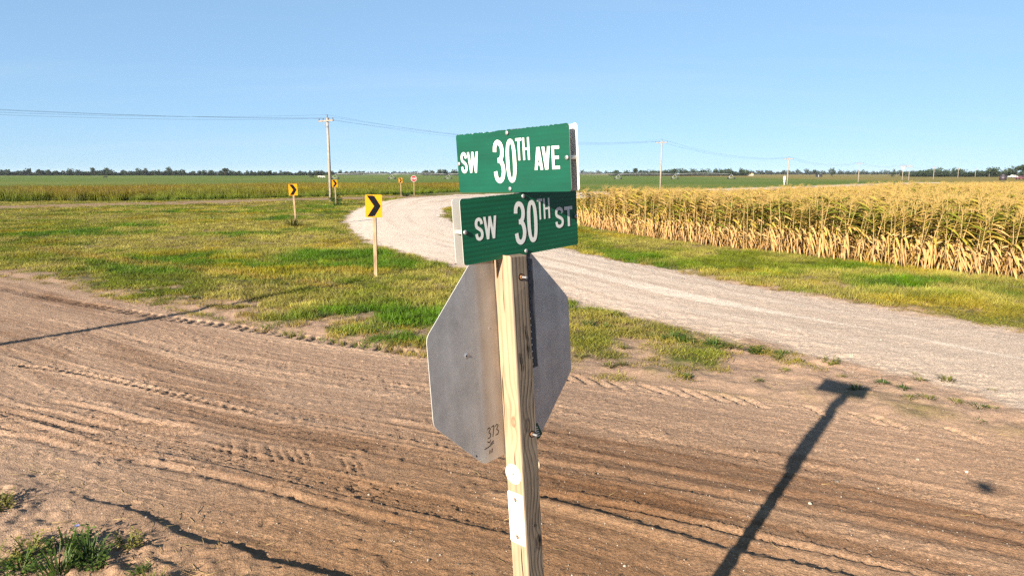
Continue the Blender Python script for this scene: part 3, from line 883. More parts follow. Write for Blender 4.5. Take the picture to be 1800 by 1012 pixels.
# ---- materials
def wood_mat(name, light, dark, knots=(), grey=0.0, period=70.0):
    """sawn softwood: grain lines along Z bent round the knots"""
    m, nt, b = new_mat(name, .82, .2)
    tc = N(nt, "ShaderNodeTexCoord")
    sx = N(nt, "ShaderNodeSeparateXYZ"); nt.links.new(tc.outputs["Object"], sx.inputs[0])
    X_, Y_, Z_ = sx.outputs
    across = math_n(nt, 'ADD', math_n(nt, 'MULTIPLY', X_, 1.0), math_n(nt, 'MULTIPLY', Y_, 0.83))
    mp = coords(nt, "Object", (1, 1, .16))
    wob = noise(nt, mp, 7, 3, .5)
    across = math_n(nt, 'ADD', across, math_n(nt, 'MULTIPLY', math_n(nt, 'SUBTRACT', wob, .5), .022))
    kd = None
    for (kx, ky, kz, r) in knots:
        dx = math_n(nt, 'SUBTRACT', X_, kx); dy = math_n(nt, 'SUBTRACT', Y_, ky); dz = math_n(nt, 'MULTIPLY', math_n(nt, 'SUBTRACT', Z_, kz), .62)
        d2 = math_n(nt, 'ADD', math_n(nt, 'ADD', math_n(nt, 'MULTIPLY', dx, dx), math_n(nt, 'MULTIPLY', dy, dy)), math_n(nt, 'MULTIPLY', dz, dz))
        dd = math_n(nt, 'SQRT', d2)
        g = math_n(nt, 'POWER', 2.718, math_n(nt, 'MULTIPLY', d2, -1.0 / (2 * (2.1 * r) ** 2)))
        sgn = math_n(nt, 'ADD', dx, math_n(nt, 'MULTIPLY', dy, .83))
        across = math_n(nt, 'ADD', across, math_n(nt, 'MULTIPLY', math_n(nt, 'MULTIPLY', g, dd), .9))
        core = math_n(nt, 'SUBTRACT', 1.0, math_n(nt, 'DIVIDE', dd, r), clamp=True)
        kd = core if kd is None else math_n(nt, 'MAXIMUM', kd, core)
    ph = math_n(nt, 'MULTIPLY', across, period * 6.2832 * 1.2)
    w = math_n(nt, 'MULTIPLY_ADD', math_n(nt, 'SINE', ph), .5, .5)
    w = math_n(nt, 'POWER', w, 2.2)
    fine = noise(nt, coords(nt, "Object", (1, 1, .03)), 260, 4, .6)
    patch = noise(nt, coords(nt, "Object", (1, 1, .3)), 9, 3, .5)
    broad = noise(nt, coords(nt, "Object", (1, 1, .05)), 55, 3, .6)
    f = math_n(nt, 'ADD', math_n(nt, 'MULTIPLY', math_n(nt, 'MULTIPLY', w, ramp(nt, broad, [(.3, .15), (.7, 1.0)])), .55), math_n(nt, 'MULTIPLY', fine, .62))
    c = ramp(nt, f, [(.15, light), (.55, [a_ * .6 + b_ * .4 for a_, b_ in zip(light, dark)]), (.95, dark)])
    c = mix(nt, c, ramp(nt, patch, [(.3, .58), (.7, 1.12)]), 1.0, 'MULTIPLY')
    if kd is not None:
        c = mix(nt, c, [d_ * .75 for d_ in dark], math_n(nt, 'MULTIPLY', ramp(nt, kd, [(.05, 0), (.35, .9), (.7, .45)]), 1.0))
    crack = ramp(nt, noise(nt, coords(nt, "Object", (1, 1, .035)), 75, 2, .5), [(.285, 1.0), (.32, 0.0)])
    c = mix(nt, c, (.012, .008, .005), crack)
    nt.links.new(c, b.inputs["Base Color"])
    hgt = math_n(nt, 'SUBTRACT', math_n(nt, 'MULTIPLY', f, -.5), math_n(nt, 'MULTIPLY', crack, 1.2))
    bump(nt, b, hgt, .8, .0035)
    return m

PZ = Z0
m_wood_front = wood_mat("post_wood_pale", (.34, .25, .17), (.20, .13, .08), [(-.0445, -.055, PZ - .237, .017)], period=38)
m_wood_side = wood_mat("post_wood_grey", (.20, .162, .125), (.085, .066, .052), [(-.004, -.089, PZ - .256, .022), (.024, -.089, PZ - .75, .026)], period=44)  # weathered grey, with the side's shade painted into the tone
m_wood_chev = wood_mat("sawn_post_wood", (.34, .25, .16), (.21, .14, .08), period=16)
m_white = plain("white_sheet_metal", (.62, .60, .56), .45, .5, 0, .06, 14)
m_cream = plain("cream_reflector_disc", (.60, .50, .36), .5, .4, 0, .10, 22)
m_bolt = plain("galvanised_bolt", (.36, .36, .37), .45, .5, .6, .2, 60)
m_rust = plain("rusty_steel", (.16, .08, .04), .8, .3, .3, .35, 80)
m_black = plain("black_marker_ink", (.008, .008, .009), .9, .05, 0, .1, 30)
m_hole = plain("dark_hole", (.01, .01, .011), .9, .1)
m_channel = plain("shade_dark_channel", (.06, .065, .075), .6, .3, .2, .25, 40)  # steel channel, its shaded navy look put into the base colour

def alu_mat():
    m, nt, b = new_mat("weathered_aluminium", .5, .4, .72)
    v = coords(nt, "Object", (1, 1, .10))
    streak = noise(nt, v, 26, 5, .6)
    blot = noise(nt, coords(nt), 9, 5, .6)
    speck = noise(nt, coords(nt), 190, 3, .7)
    c = ramp(nt, streak, [(.3, (.45, .46, .48)), (.55, (.49, .50, .52)), (.75, (.54, .548, .56))])
    c = mix(nt, c, ramp(nt, blot, [(.32, .82), (.7, 1.1)]), 1.0, 'MULTIPLY')
    c = mix(nt, c, ramp(nt, speck, [(.3, .94), (.7, 1.05)]), 1.0, 'MULTIPLY')
    # warm bounce light off the sunlit post, painted down the middle of the sheet
    sx = N(nt, "ShaderNodeSeparateXYZ"); tc = N(nt, "ShaderNodeTexCoord"); nt.links.new(tc.outputs["Object"], sx.inputs[0])
    ax = math_n(nt, 'ABSOLUTE', sx.outputs[0])
    k = math_n(nt, 'ADD', ax, math_n(nt, 'MULTIPLY', math_n(nt, 'SUBTRACT', streak, .5), .05))
    st = ramp(nt, k, [(.05, 1.0), (.085, .55), (.12, .75), (.15, 0.0)])
    c = mix(nt, c, (.36, .25, .15), math_n(nt, 'MULTIPLY', st, .42))
    nt.links.new(c, b.inputs["Base Color"])
    bump(nt, b, noise(nt, coords(nt), 5, 3), .12, .02)
    return m
m_alu = alu_mat()
m_edge = plain("bright_cut_edge", (.50, .49, .46), .4, .5, .3, .1, 40)

def green_mat(name, base, lines):
    m, nt, b = new_mat(name, .5, .3)
    tc = N(nt, "ShaderNodeTexCoord")
    sx = N(nt, "ShaderNodeSeparateXYZ"); nt.links.new(tc.outputs["Object"], sx.inputs[0])
    wv = math_n(nt, 'SINE', math_n(nt, 'MULTIPLY', sx.outputs[2], 2 * math.pi / .0165))
    wob = noise(nt, coords(nt, "Object", (.25, 1, 1)), 14, 3)
    k = math_n(nt, 'MULTIPLY_ADD', wv, lines, 1.0)
    k = math_n(nt, 'MULTIPLY', k, ramp(nt, wob, [(.3, .80), (.7, 1.12)]))
    kc = N(nt, "ShaderNodeCombineColor")
    for i in range(3): nt.links.new(k, kc.inputs[i])
    c = mix(nt, base, kc.outputs[0], 1.0, 'MULTIPLY')
    grit = ramp(nt, noise(nt, coords(nt), 330, 2, .6), [(.70, 0), (.80, .35)])
    c = mix(nt, c, (.30, .33, .30), grit)
    nt.links.new(c, b.inputs["Base Color"])
    return m
m_green = green_mat("green_sign_sheeting", (.0005, .053, .031), .03)
m_green2 = green_mat("green_sign_sheeting_ribbed", (.001, .072, .033), .17)
m_letter = plain("white_reflective_letters", (.55, .56, .55), .45, .4, 0, .05, 60)
m_red = plain("red_sign_sheeting", (.30, .006, .008), .45, .4, 0, .1, 20)

# ---- post: two tall faces pale, two weathered and darkened for shade
def post_mesh():
    bm = bmesh.new()
    w_ = .0445; top = Z0 + .392
    nz_ = 60
    rr = random.Random(3)
    c8 = [(-w_, -w_ + .004), (-w_ + .004, -w_), (w_ - .004, -w_), (w_, -w_ + .004), (w_, w_ - .004), (w_ - .004, w_), (-w_ + .004, w_), (-w_, w_ - .004)]
    rings = []
    for k in range(nz_ + 1):
        z = -.6 + (top + .6) * k / nz_
        sh = [(x_ + .0012 * math.sin(z * 3.1 + i) + rr.uniform(-.0007, .0007), y_ + rr.uniform(-.0007, .0007)) for i, (x_, y_) in enumerate(c8)]
        dz = [0] * 8
        if k == nz_: dz = [.002, -.003, -.009, -.006, .0, .003, .004, .006]
        rings.append([bm.verts.new((x_, y_ - w_, z + d_)) for (x_, y_), d_ in zip(sh, dz)])
    for a_, b_ in zip(rings[:-1], rings[1:]):
        for i in range(8):
            f = bm.faces.new((a_[i], a_[(i + 1) % 8], b_[(i + 1) % 8], b_[i]))
            f.material_index = 0 if i in (7, 6, 5) else 1
            f.smooth = i % 2 == 0
    f = bm.faces.new(rings[-1]); f.material_index = 1
    bm.faces.new(rings[0][::-1])
    me = bpy.data.meshes.new("post"); bm.to_mesh(me); bm.free()
    me.materials.append(m_wood_front); me.materials.append(m_wood_side)
    return me
post = link(bpy.data.objects.new("post", post_mesh()), root)

def disc(mb, c, nrm, r, t, n=24, mi=0, dome=0.0):
    c = Vector(c); nrm = Vector(nrm).normalized()
    pts = [c, c + nrm * t]
    if dome:
        mb.tube([c, c + nrm * t * .5, c + nrm * t * .85, c + nrm * t], [r, r * .98, r * .7, r * .25], n, mi)
    else:
        mb.tube(pts, r, n, mi, smooth=False)

# reflector discs and blank plate on the post
mb = MB(); disc(mb, (-.0450, -.040, Z0 - .450), (-1, 0, 0), .041, .003, 32); disc(mb, (-.0480, -.040, Z0 - .450), (-1, 0, 0), .0035, .0012, 10, 1)
mb.build("reflector_disc", [m_cream, m_rust], root)
mb = MB(); disc(mb, (.0450, -.052, Z0 - .435), (1, 0, 0), .040, .003, 32); mb.build("reflector_disc", [m_cream], root)

def rounded(w_, h_, r, n=5):
    out = []
    for cx_, cy_, a0 in ((w_ / 2 - r, h_ / 2 - r, 0), (-w_ / 2 + r, h_ / 2 - r, 90), (-w_ / 2 + r, -h_ / 2 + r, 180), (w_ / 2 - r, -h_ / 2 + r, 270)):
        for k in range(n + 1):
            t = rad(a0 + 90 * k / n); out.append((cx_ + r * math.cos(t), cy_ + r * math.sin(t)))
    return out
mb = MB(); mb.prism(rounded(.080, .214, .007), (-.0462, -.043, Z0 - .634), (0, -1, 0), (0, 0, 1), (-1, 0, 0), .0015)
plate = mb.build("blank_plate", [m_white], root)
for dz in (.556, .712):
    mb = MB(); disc(mb, (-.0477, -.042, Z0 - dz), (-1, 0, 0), .0085, .002, 14, 0); disc(mb, (-.0497, -.042, Z0 - dz), (-1, 0, 0), .005, .003, 6, 1)
    mb.build("screw", [m_rust, m_bolt], plate)
# through bolts of the stop panel
for x_, dz in ((.004, .311), (.014, -.296)):
    mb = MB()
    disc(mb, (x_, -.0885, Z0 + dz), (0, -1, 0), .013, .0022, 16, 2)
    disc(mb, (x_, -.0907, Z0 + dz), (0, -1, 0), .0085, .007, 6, 1)
    disc(mb, (x_, -.0977, Z0 + dz), (0, -1, 0), .0042, .020, 10, 0)
    mb.build("bolt", [m_bolt, m_rust, m_hole], root)
# splits in the weathered face
for (x_, z_, L, w_) in ((.010, .10, .055, .005), (.016, .055, .075, .006), (.022, .02, .05, .004), (-.026, .012, .045, .006), (-.020, -.02, .05, .005), (.024, -.742, .05, .009), (.002, -.67, .03, .004)):
    rr = random.Random(int(z_ * 1000) + 7)
    pts = [(x_ + rr.uniform(-.002, .002) + w_ * .5 * s * (1 - abs(2 * k / 6 - 1)), z_ - L / 2 + L * k / 6) for s, ks in ((1, range(7)), (-1, range(6, -1, -1))) for k in ks]
    mb = MB(); mb.add([(px_, -.0906, Z0 + pz_) for px_, pz_ in pts], [tuple(range(len(pts)))])
    mb.build("split", [m_hole], post)

# ---- stop panel, seen from behind
a8 = .381; b8 = a8 * math.tan(math.pi / 8)
octo = [(-b8, -a8), (b8, -a8), (a8, -b8), (a8, b8), (b8, a8), (-b8, a8), (-a8, b8), (-a8, -b8)]
def octo_r(sc_=1.0, r=.018):
    out = []
    n = 8
    for i in range(n):
        p = Vector(octo[i]); q0 = Vector(octo[i - 1]); q1 = Vector(octo[(i + 1) % n])
        d0 = (q0 - p).normalized(); d1 = (q1 - p).normalized()
        for t in (0, .5, 1):
            a_ = p + d0 * r; c_ = p + d1 * r
            v_ = (a_ * (1 - t) ** 2 + p * 2 * t * (1 - t) + c_ * t ** 2) * sc_
            out.append((v_.x, v_.y))
    return out
mb = MB()
mb.prism(octo_r(), (0, .0015, 0), (1, 0, 0), (0, 0, 1), (0, 1, 0), .0024, 0, 0, 1)
stop = mb.build("stop_panel", [m_alu, m_edge], root)
stop.location = (0, 0, Z0)
stop["label"] = "bare grey aluminium back of the octagonal stop sign"
mb = MB()
mb.add([(x_, .0045, z_) for x_, z_ in octo_r(.995)], [tuple(reversed(range(24)))], 0)
mb.add([(x_, .0048, z_) for x_, z_ in octo_r(.93)], [tuple(reversed(range(24)))], 1)
face = mb.build("sign_face", [m_letter, m_red], stop)

# ---- lettering: strokes as flat ribbons
def ribbon(pts, w_):
    pts = [Vector(p) for p in pts]
    L = []; R_ = []
    for i, p in enumerate(pts):
        d = (pts[min(i + 1, len(pts) - 1)] - pts[max(i - 1, 0)]).normalized()
        nrm = Vector((-d.y, d.x))
        L.append(p + nrm * w_ / 2); R_.append(p - nrm * w_ / 2)
    vs = L + R_; n = len(pts)
    return vs, [(n + i, n + i + 1, i + 1, i) for i in range(n - 1)]
def cr(pts, n=8): return [tuple(p) for p in smooth_line(pts, n)]
def glyph(ch, x0, x1, z0, z1, t):
    """list of (verts2d, faces) filling the box with stroke t"""
    w_ = x1 - x0; h_ = z1 - z0; out = []
    def rect(a, b, c, d): out.append(([Vector((a, b)), Vector((c, b)), Vector((c, d)), Vector((a, d))], [(0, 1, 2, 3)]))
    def slant(xa, za, xb, zb, tw):
        out.append(([Vector((xa - tw / 2, za)), Vector((xa + tw / 2, za)), Vector((xb + tw / 2, zb)), Vector((xb - tw / 2, zb))], [(0, 1, 2, 3)]))
    if ch == 'T':
        rect(x0, z1 - t, x1, z1); rect((x0 + x1) / 2 - t / 2, z0, (x0 + x1) / 2 + t / 2, z1 - t)
    elif ch == 'H':
        rect(x0, z0, x0 + t, z1); rect(x1 - t, z0, x1, z1); rect(x0 + t, (z0 + z1) / 2 - t * .42, x1 - t, (z0 + z1) / 2 + t * .42)
    elif ch == 'E':
        rect(x0, z0, x0 + t, z1)
        for zz in (z0, (z0 + z1) / 2 - t * .45, z1 - t * .9): rect(x0 + t, zz, x1 - (t * .25 if zz not in (z0,) and zz < z1 - t else 0), zz + t * .9)
    elif ch in 'AV':
        f = 1 if ch == 'A' else -1
        za, zb = (z0, z1) if f > 0 else (z1, z0); m_ = (x0 + x1) / 2; tw = t * 1.12
        slant(x0 + tw / 2, za, m_ - t * .08, zb, tw); slant(x1 - tw / 2, za, m_ + t * .08, zb, tw)
        if ch == 'A': rect(x0 + w_ * .27, z0 + h_ * .20, x1 - w_ * .27, z0 + h_ * .20 + t * .8)
    elif ch == 'W':
        tw = t * .98; q = w_ / 4
        xs_ = [x0 + tw / 2, x0 + q * 1.1, (x0 + x1) / 2, x1 - q * 1.1, x1 - tw / 2]
        for i in range(4):
            za, zb = (z1, z0) if i % 2 == 0 else (z0, z1)
            slant(xs_[i], za, xs_[i + 1], zb, tw)
    elif ch == '0':
        n = 36; e = 2 / 2.5; vs = []
        for (rx, rz) in ((w_ / 2, h_ / 2), (w_ / 2 - t, h_ / 2 - t * .98)):
            for k in range(n):
                a_ = 2 * math.pi * k / n; c_, s_ = math.cos(a_), math.sin(a_)
                vs.append(Vector(((x0 + x1) / 2 + rx * math.copysign(abs(c_) ** e, c_), (z0 + z1) / 2 + rz * math.copysign(abs(s_) ** e, s_))))
        out.append((vs, [(k, (k + 1) % n, n + (k + 1) % n, n + k) for k in range(n)]))
    elif ch in 'S3O':
        xl, xr, zb, zt = x0 + t / 2, x1 - t / 2, z0 + t / 2, z1 - t / 2
        W_ = xr - xl; H_ = zt - zb
        P_ = lambda u, v_: (xl + W_ * u, zb + H_ * v_)
        if ch == '3':
            up = [P_(.02, .76), P_(.08, .90), P_(.28, .99), P_(.52, 1.0), P_(.78, .95), P_(.93, .84), P_(.93, .70), P_(.80, .59), P_(.58, .535), P_(.36, .53)]
            lo = [P_(.36, .53), P_(.62, .525), P_(.86, .46), P_(1.0, .33), P_(1.0, .20), P_(.86, .07), P_(.62, .0), P_(.36, .0), P_(.12, .07), P_(.0, .24)]
            for q in (up, lo): out.append(ribbon(cr(q, 5), t))
        elif ch == 'S':
            q = [P_(.98, .74), P_(.90, .90), P_(.66, .995), P_(.40, 1.0), P_(.13, .93), P_(.03, .78), P_(.10, .63), P_(.36, .545), P_(.66, .47), P_(.92, .37), P_(.99, .22), P_(.88, .07), P_(.62, .0), P_(.36, .0), P_(.10, .08), P_(.0, .27)]
            out.append(ribbon(cr(q, 5), t))
        else:
            out += glyph('0', x0, x1, z0, z1, t)
    elif ch == 'P':
        rect(x0, z0, x0 + t, z1)
        q = [(x0 + t, z1 - t / 2), (x0 + w_ * .6, z1 - t / 2), (x1 - t * .6, z1 - h_ * .16), (x1 - t * .6, z1 - h_ * .36), (x0 + w_ * .6, z0 + h_ * .47), (x0 + t, z0 + h_ * .47)]
        out.append(ribbon(cr(q, 4), t * .95))
    return out
def lettering(specs, M2):
    """specs: (char, x0, x1, z0, z1, stroke); M2 maps (x, z, lift) to local space"""
    out = []; k = 0
    for sp in specs:
        mb = MB()
        for vs, fs in glyph(*sp):
            k += 1
            mb.add([M2(v_[0], v_[1], .00004 * k) for v_ in vs], fs)
        out.append(mb)
    return out
st_letters = [('S', -.30, -.175, -.125, .125, .036), ('T', -.145, -.035, -.125, .125, .036), ('O', .0, .125, -.125, .125, .036), ('P', .165, .29, -.125, .125, .036)]
mbl = lettering(st_letters, lambda x_, z_, k: (-x_, .0052 + k, z_))
for q in mbl: q.build("letter", [m_letter], stop)

# marks on the back of the panel: marker pen numbers, dent, empty hole, sticker
def pen(strokes, ox, oz, sx_, sz_, w_):
    for k, s_ in enumerate(strokes):
        mb = MB()
        vs, fs = ribbon(cr([(ox + x_ * sx_, oz + z_ * sz_) for x_, z_ in s_], 5), w_)
        mb.add([(v_[0], .0012 - .00003 * k, v_[1]) for v_ in vs], fs)
        mb.build("pen_stroke", [m_black], stop)
three = lambda o: [(o + .05, .85), (o + .25, 1.0), (o + .45, .85), (o + .22, .55), (o + .45, .38), (o + .35, .08), (o + .0, .05)]
seven = [(.62, .95), (.85, 1.0), (1.0, .98), (.9, .6), (.75, .02)]
pen([three(0), seven, three(1.15)], -.130, -.290, .036, .042, .0032)
pen([[(0, .45), (.5, .5), (1, .62)], [(.35, .85), (.55, .75), (.7, .88)], [(.55, .25), (.5, .02)], [(.8, .3), (.72, .05)], [(.62, .62), (.9, .72), (1.0, .75)], [(-.9, .35), (-.8, .2)]], -.150, -.352, .050, .062, .0034)
mb = MB(); n = 20
cx_, cz_ = -.2077, .0533
vs = [(cx_, -.002, cz_)]; fs = []
for (r_, yy) in ((.003, -.0022), (.006, -.0004), (.008, .0005), (.013, .0012)):
    for k in range(n):
        t = 2 * math.pi * k / n; vs.append((cx_ + r_ * math.cos(t) * (1 + .15 * math.sin(3 * t)), yy, cz_ + r_ * math.sin(t)))
for k in range(n): fs.append((0, 1 + k, 1 + (k + 1) % n))
for q in range(3):
    for k in range(n): fs.append((1 + q * n + k, 1 + (q + 1) * n + k, 1 + (q + 1) * n + (k + 1) % n, 1 + q * n + (k + 1) % n))
mb.add(vs, fs, 0, True); disc(mb, (cx_ - .002, -.0020, cz_), (0, -1, 0), .0036, .0008, 10, 1)
mb.build("bullet_dent", [m_alu, m_hole], stop)
mb = MB(); disc(mb, (-.0835, .0012, .1266), (0, -1, 0), .0045, .0006, 12, 0); disc(mb, (-.0835, .0006, .1266), (0, -1, 0), .0022, .0004, 8, 1); mb.build("bolt_hole", [m_edge, m_hole], stop)
mb = MB(); mb.prism([(.128, -.378), (.156, -.386), (.176, -.372), (.150, -.318), (.128, -.312)], (0, .0010, 0), (1, 0, 0), (0, 0, 1), (0, -1, 0), .0003)
stick = mb.build("sticker", [m_green], stop)
for k in range(5):
    mb = MB(); mb.add([(.131 + .002 * k, .00060, -.330 - .010 * k), (.150 + .003 * k, .00060, -.333 - .010 * k), (.150 + .003 * k, .00060, -.337 - .010 * k), (.131 + .002 * k, .00060, -.334 - .010 * k)], [(0, 1, 2, 3)])
    mb.build("printed_line", [m_letter], stick)

# ---- perforated channel that carries the blades
mb = MB()
zA, zB = Z0 - .045, Z0 + .368
mb.box((.0475, -.052, (zA + zB) / 2), (.004, .060, zB - zA), 0)            # web against the post
# near flange, notched by its row of holes
pitch = .0254; z_ = zA; teeth = [(.0496, zA)]
while z_ < zB - pitch:
    teeth += [(.0496, z_ + .009), (.0575, z_ + .009), (.0575, z_ + .0165), (.0496, z_ + .0165)]; z_ += pitch
poly = teeth + [(.0496, zB), (.076, zB), (.076, zA)]
mb.prism(poly, (0, -.0845, 0), (1, 0, 0), (0, 0, 1), (0, 1, 0), .004)
chan = mb.build("perforated_channel", [m_channel], root)
mb = MB()
mb.box((.0860, -.0350, Z0 + .50), (.032, .030, .68), 0)                      # mast between the blades
mb.build("mast", [m_channel], chan)

# ---- green blades, in pairs
GS = .97
def scaled_about_camera(p):                       # measured centre -> slightly nearer, same sight line
    o = Vector((0, 0, CAM_H)); return o + (Vector(p) - o) * GS
BW, BH = .6161 * GS, .2340 * GS
inv = root.matrix_world.inverted()
def blade_pair(name, centre, yaw_rel, specs, green, jag_seed, label):
    c_ = inv @ scaled_about_camera(centre)
    L = Matrix.Translation(c_) @ Matrix.Rotation(yaw_rel, 4, 'Z')
    gap = .044
    for rear in (0, 1):
        B = L @ (Matrix.Translation((0, gap, 0)) @ Matrix.Rotation(math.pi, 4, 'Z') if rear else Matrix.Identity(4))
        r_ = random.Random(jag_seed + rear); pts = rounded(BW, BH, .012)
        amp = .0042 if jag_seed < 50 else .0012
        top = [(BW / 2 - .014 - (BW - .028) * k / 80, BH / 2 - r_.random() ** 2.4 * amp) for k in range(1, 80)]
        pts = pts[:6] + top + pts[6:]
        mb = MB(); mb.prism(pts, (0, 0, 0), (1, 0, 0), (0, 0, 1), (0, 1, 0), .0022, 0, 2, 1)
        bl = mb.build("street_name_blade", [m_white, m_edge, green], root)
        bl.matrix_local = B
        if not rear: bl["label"] = label
        for q in lettering([(ch, x0 * GS, x1 * GS, z0 * GS, z1 * GS, t * GS) for ch, x0, x1, z0, z1, t in specs], lambda x_, z_, k: (x_, -.0012 - k, z_)):
            q.build("letter", [m_letter], bl)
        if not rear:
            for (bx, bz) in ((0, BH / 2 - .0125), (0, -BH / 2 + .0125), (-BW / 2 + .012, 0), (BW / 2 - .012, 0)):
                mb = MB(); disc(mb, (bx, -.0024, bz), (0, -1, 0), .0080, .0052, 14, 0, dome=1); disc(mb, (bx, -.0068, bz), (0, -1, 0), .0026, .0008, 6, 1)
                mb.build("rivet", [m_bolt, m_rust], bl)
            for s_ in (-1, 1):
                mb = MB(); mb.tube([(s_ * (BW / 2 - .012), .0023, 0), (s_ * (BW / 2 - .012), gap - .0023, 0)], .0068, 12)
                mb.build("spacer", [m_white], bl)
ave = [('S', -.286, -.246, -.038, .045, .0125), ('W', -.243, -.177, -.038, .044, .0120), ('3', -.088, -.024, -.081, .081, .0190), ('0', -.016, .040, -.081, .081, .0182),
       ('T', .041, .073, .000, .081, .0100), ('H', .078, .113, .000, .081, .0100), ('A', .135, .178, -.038, .043, .0120), ('V', .175, .216, -.038, .043, .0120), ('E', .223, .260, -.038, .043, .0120)]
sts = [('S', -.248, -.208, -.037, .045, .0125), ('W', -.206, -.142, -.037, .045, .0120), ('3', -.053, .008, -.076, .086, .0185), ('0', .016, .072, -.076, .086, .0185),
       ('T', .074, .104, .007, .087, .0095), ('H', .109, .145, .007, .087, .0095), ('S', .173, .224, -.037, .046, .0130), ('T', .229, .278, -.036, .044, .0135)]
blade_pair("ave", (-0.0107, 2.6268, 2.8664), -math.pi / 2 - .0543, ave, m_green, 3, "upper green street name blade with chipped top edge")
blade_pair("st", (0.0458, 2.6016, 2.6318), -.0481, sts, m_green2, 77, "lower green street name blade with ribbed sheeting")

# ================================================================== chevron boards round the curve
m_yellow = plain("yellow_sign_sheeting", (.46, .19, .001), .6, .1, 0, .06, 20)
m_signblack = plain("black_sign_print", (.006, .006, .007), .9, .05, 0, .1, 20)
def chevron(x_, y_, rz, lean, label, board_z=1.65, size=(.457, .61), post_dx=0.0):
    z_ = float(ground_z(x_, y_))
    e = empty("chevron_sign", (x_, y_, z_), rz); e.rotation_euler = (0, lean, rz)
    mb = MB(); hh = board_z + size[1] * .9 - z_
    mb.box((post_dx, 0, hh / 2 - .2), (.089, .089, hh + .4))
    p_ = mb.build("post", [m_wood_chev], e)
    mb = MB(); zc = board_z + size[1] / 2 - z_
    mb.prism(rounded(size[0], size[1], .03), (0, -.0475, zc), (1, 0, 0), (0, 0, 1), (0, 1, 0), .0026, 1, 0, 1)
    bd = mb.build("board", [m_yellow, m_edge], e)
    w_, h_ = size
    mb = MB(); k_ = -.0490
    A = [(-.40 * w_, -.46 * h_), (.03 * w_, -.46 * h_), (.42 * w_, 0), (.03 * w_, .46 * h_), (-.40 * w_, .46 * h_), (.02 * w_, 0)]
    mb.add([(px_, k_, zc + pz_) for px_, pz_ in A], [(0, 1, 2, 5), (5, 2, 3, 4)])
    mb.build("chevron", [m_signblack], bd)
    for s_ in (-1, 1):
        mb = MB(); disc(mb, (post_dx * .6, -.0495, zc + s_ * (h_ / 2 - .035)), (0, -1, 0), .009, .006, 10, 0, dome=1); mb.build("bolt", [m_bolt], bd)
    return tag(e, label, "chevron sign", "yellow chevron signs round the gravel curve")
chevron(-3.73, 18.54, rad(-3), rad(.3), "nearest and largest yellow chevron sign, at the outer edge of the gravel curve")
chevron(-11.75, 37.2, rad(8), rad(-1.6), "leaning yellow chevron sign behind a dry grass tuft, leftmost of the chevron signs")
chevron(-15.5, 60.5, rad(14), rad(-1.0), "yellow chevron sign standing just right of the wooden utility pole")
chevron(-14.1, 87.5, rad(10), rad(-.6), "farthest yellow chevron sign, beside the small red stop sign")

# far stop sign, seen from the front
x_, y_ = -13.15, 92.5
e = empty("stop_sign", (x_, y_, float(ground_z(x_, y_))), rad(12))
tag(e, "small red stop sign on a pale post beyond the gravel curve", "stop sign")
mb = MB(); mb.box((0, 0, 1.15), (.089, .089, 2.7)); mb.build("post", [m_wood_chev], e)
mb = MB(); mb.prism([(a_ * 1.0, b_) for a_, b_ in octo_r()], (0, -.05, 2.15), (1, 0, 0), (0, 0, 1), (0, 1, 0), .003, 1, 0, 1)
bd = mb.build("panel", [m_letter, m_edge], e)
mb = MB(); mb.add([(a_, -.052, 2.15 + b_) for a_, b_ in octo_r(.92)], [tuple(range(24))]); mb.build("red_field", [m_red], bd)
for q in lettering(st_letters, lambda x_, z_, k: (x_, -.054 - k, 2.15 + z_)): q.build("letter", [m_letter], bd)

# pale sign beyond the corn field
x_, y_ = 66.4, 168.5
e = empty("road_sign", (x_, y_, 0), rad(0))
tag(e, "small white sign cluster standing behind the corn by a utility pole", "road sign")
mb = MB(); mb.box((0, 0, .9), (.10, .10, 2.4)); mb.build("post", [m_white], e)
mb = MB(); mb.prism(octo_r(.78), (0, -.06, 1.55), (1, 0, 0), (0, 0, 1), (0, 1, 0), .004); mb.build("octagon_panel", [m_white], e)
mb = MB(); mb.prism(rounded(.55, .22, .02), (0, -.07, 2.05), (1, 0, 0), (0, 0, 1), (0, 1, 0), .004); mb.build("name_blade", [m_white], e)
mb = MB(); mb.prism(rounded(.34, .5, .02), (0, -.065, .9), (1, 0, 0), (0, 0, 1), (0, 1, 0), .004); mb.build("lower_panel", [m_white], e)

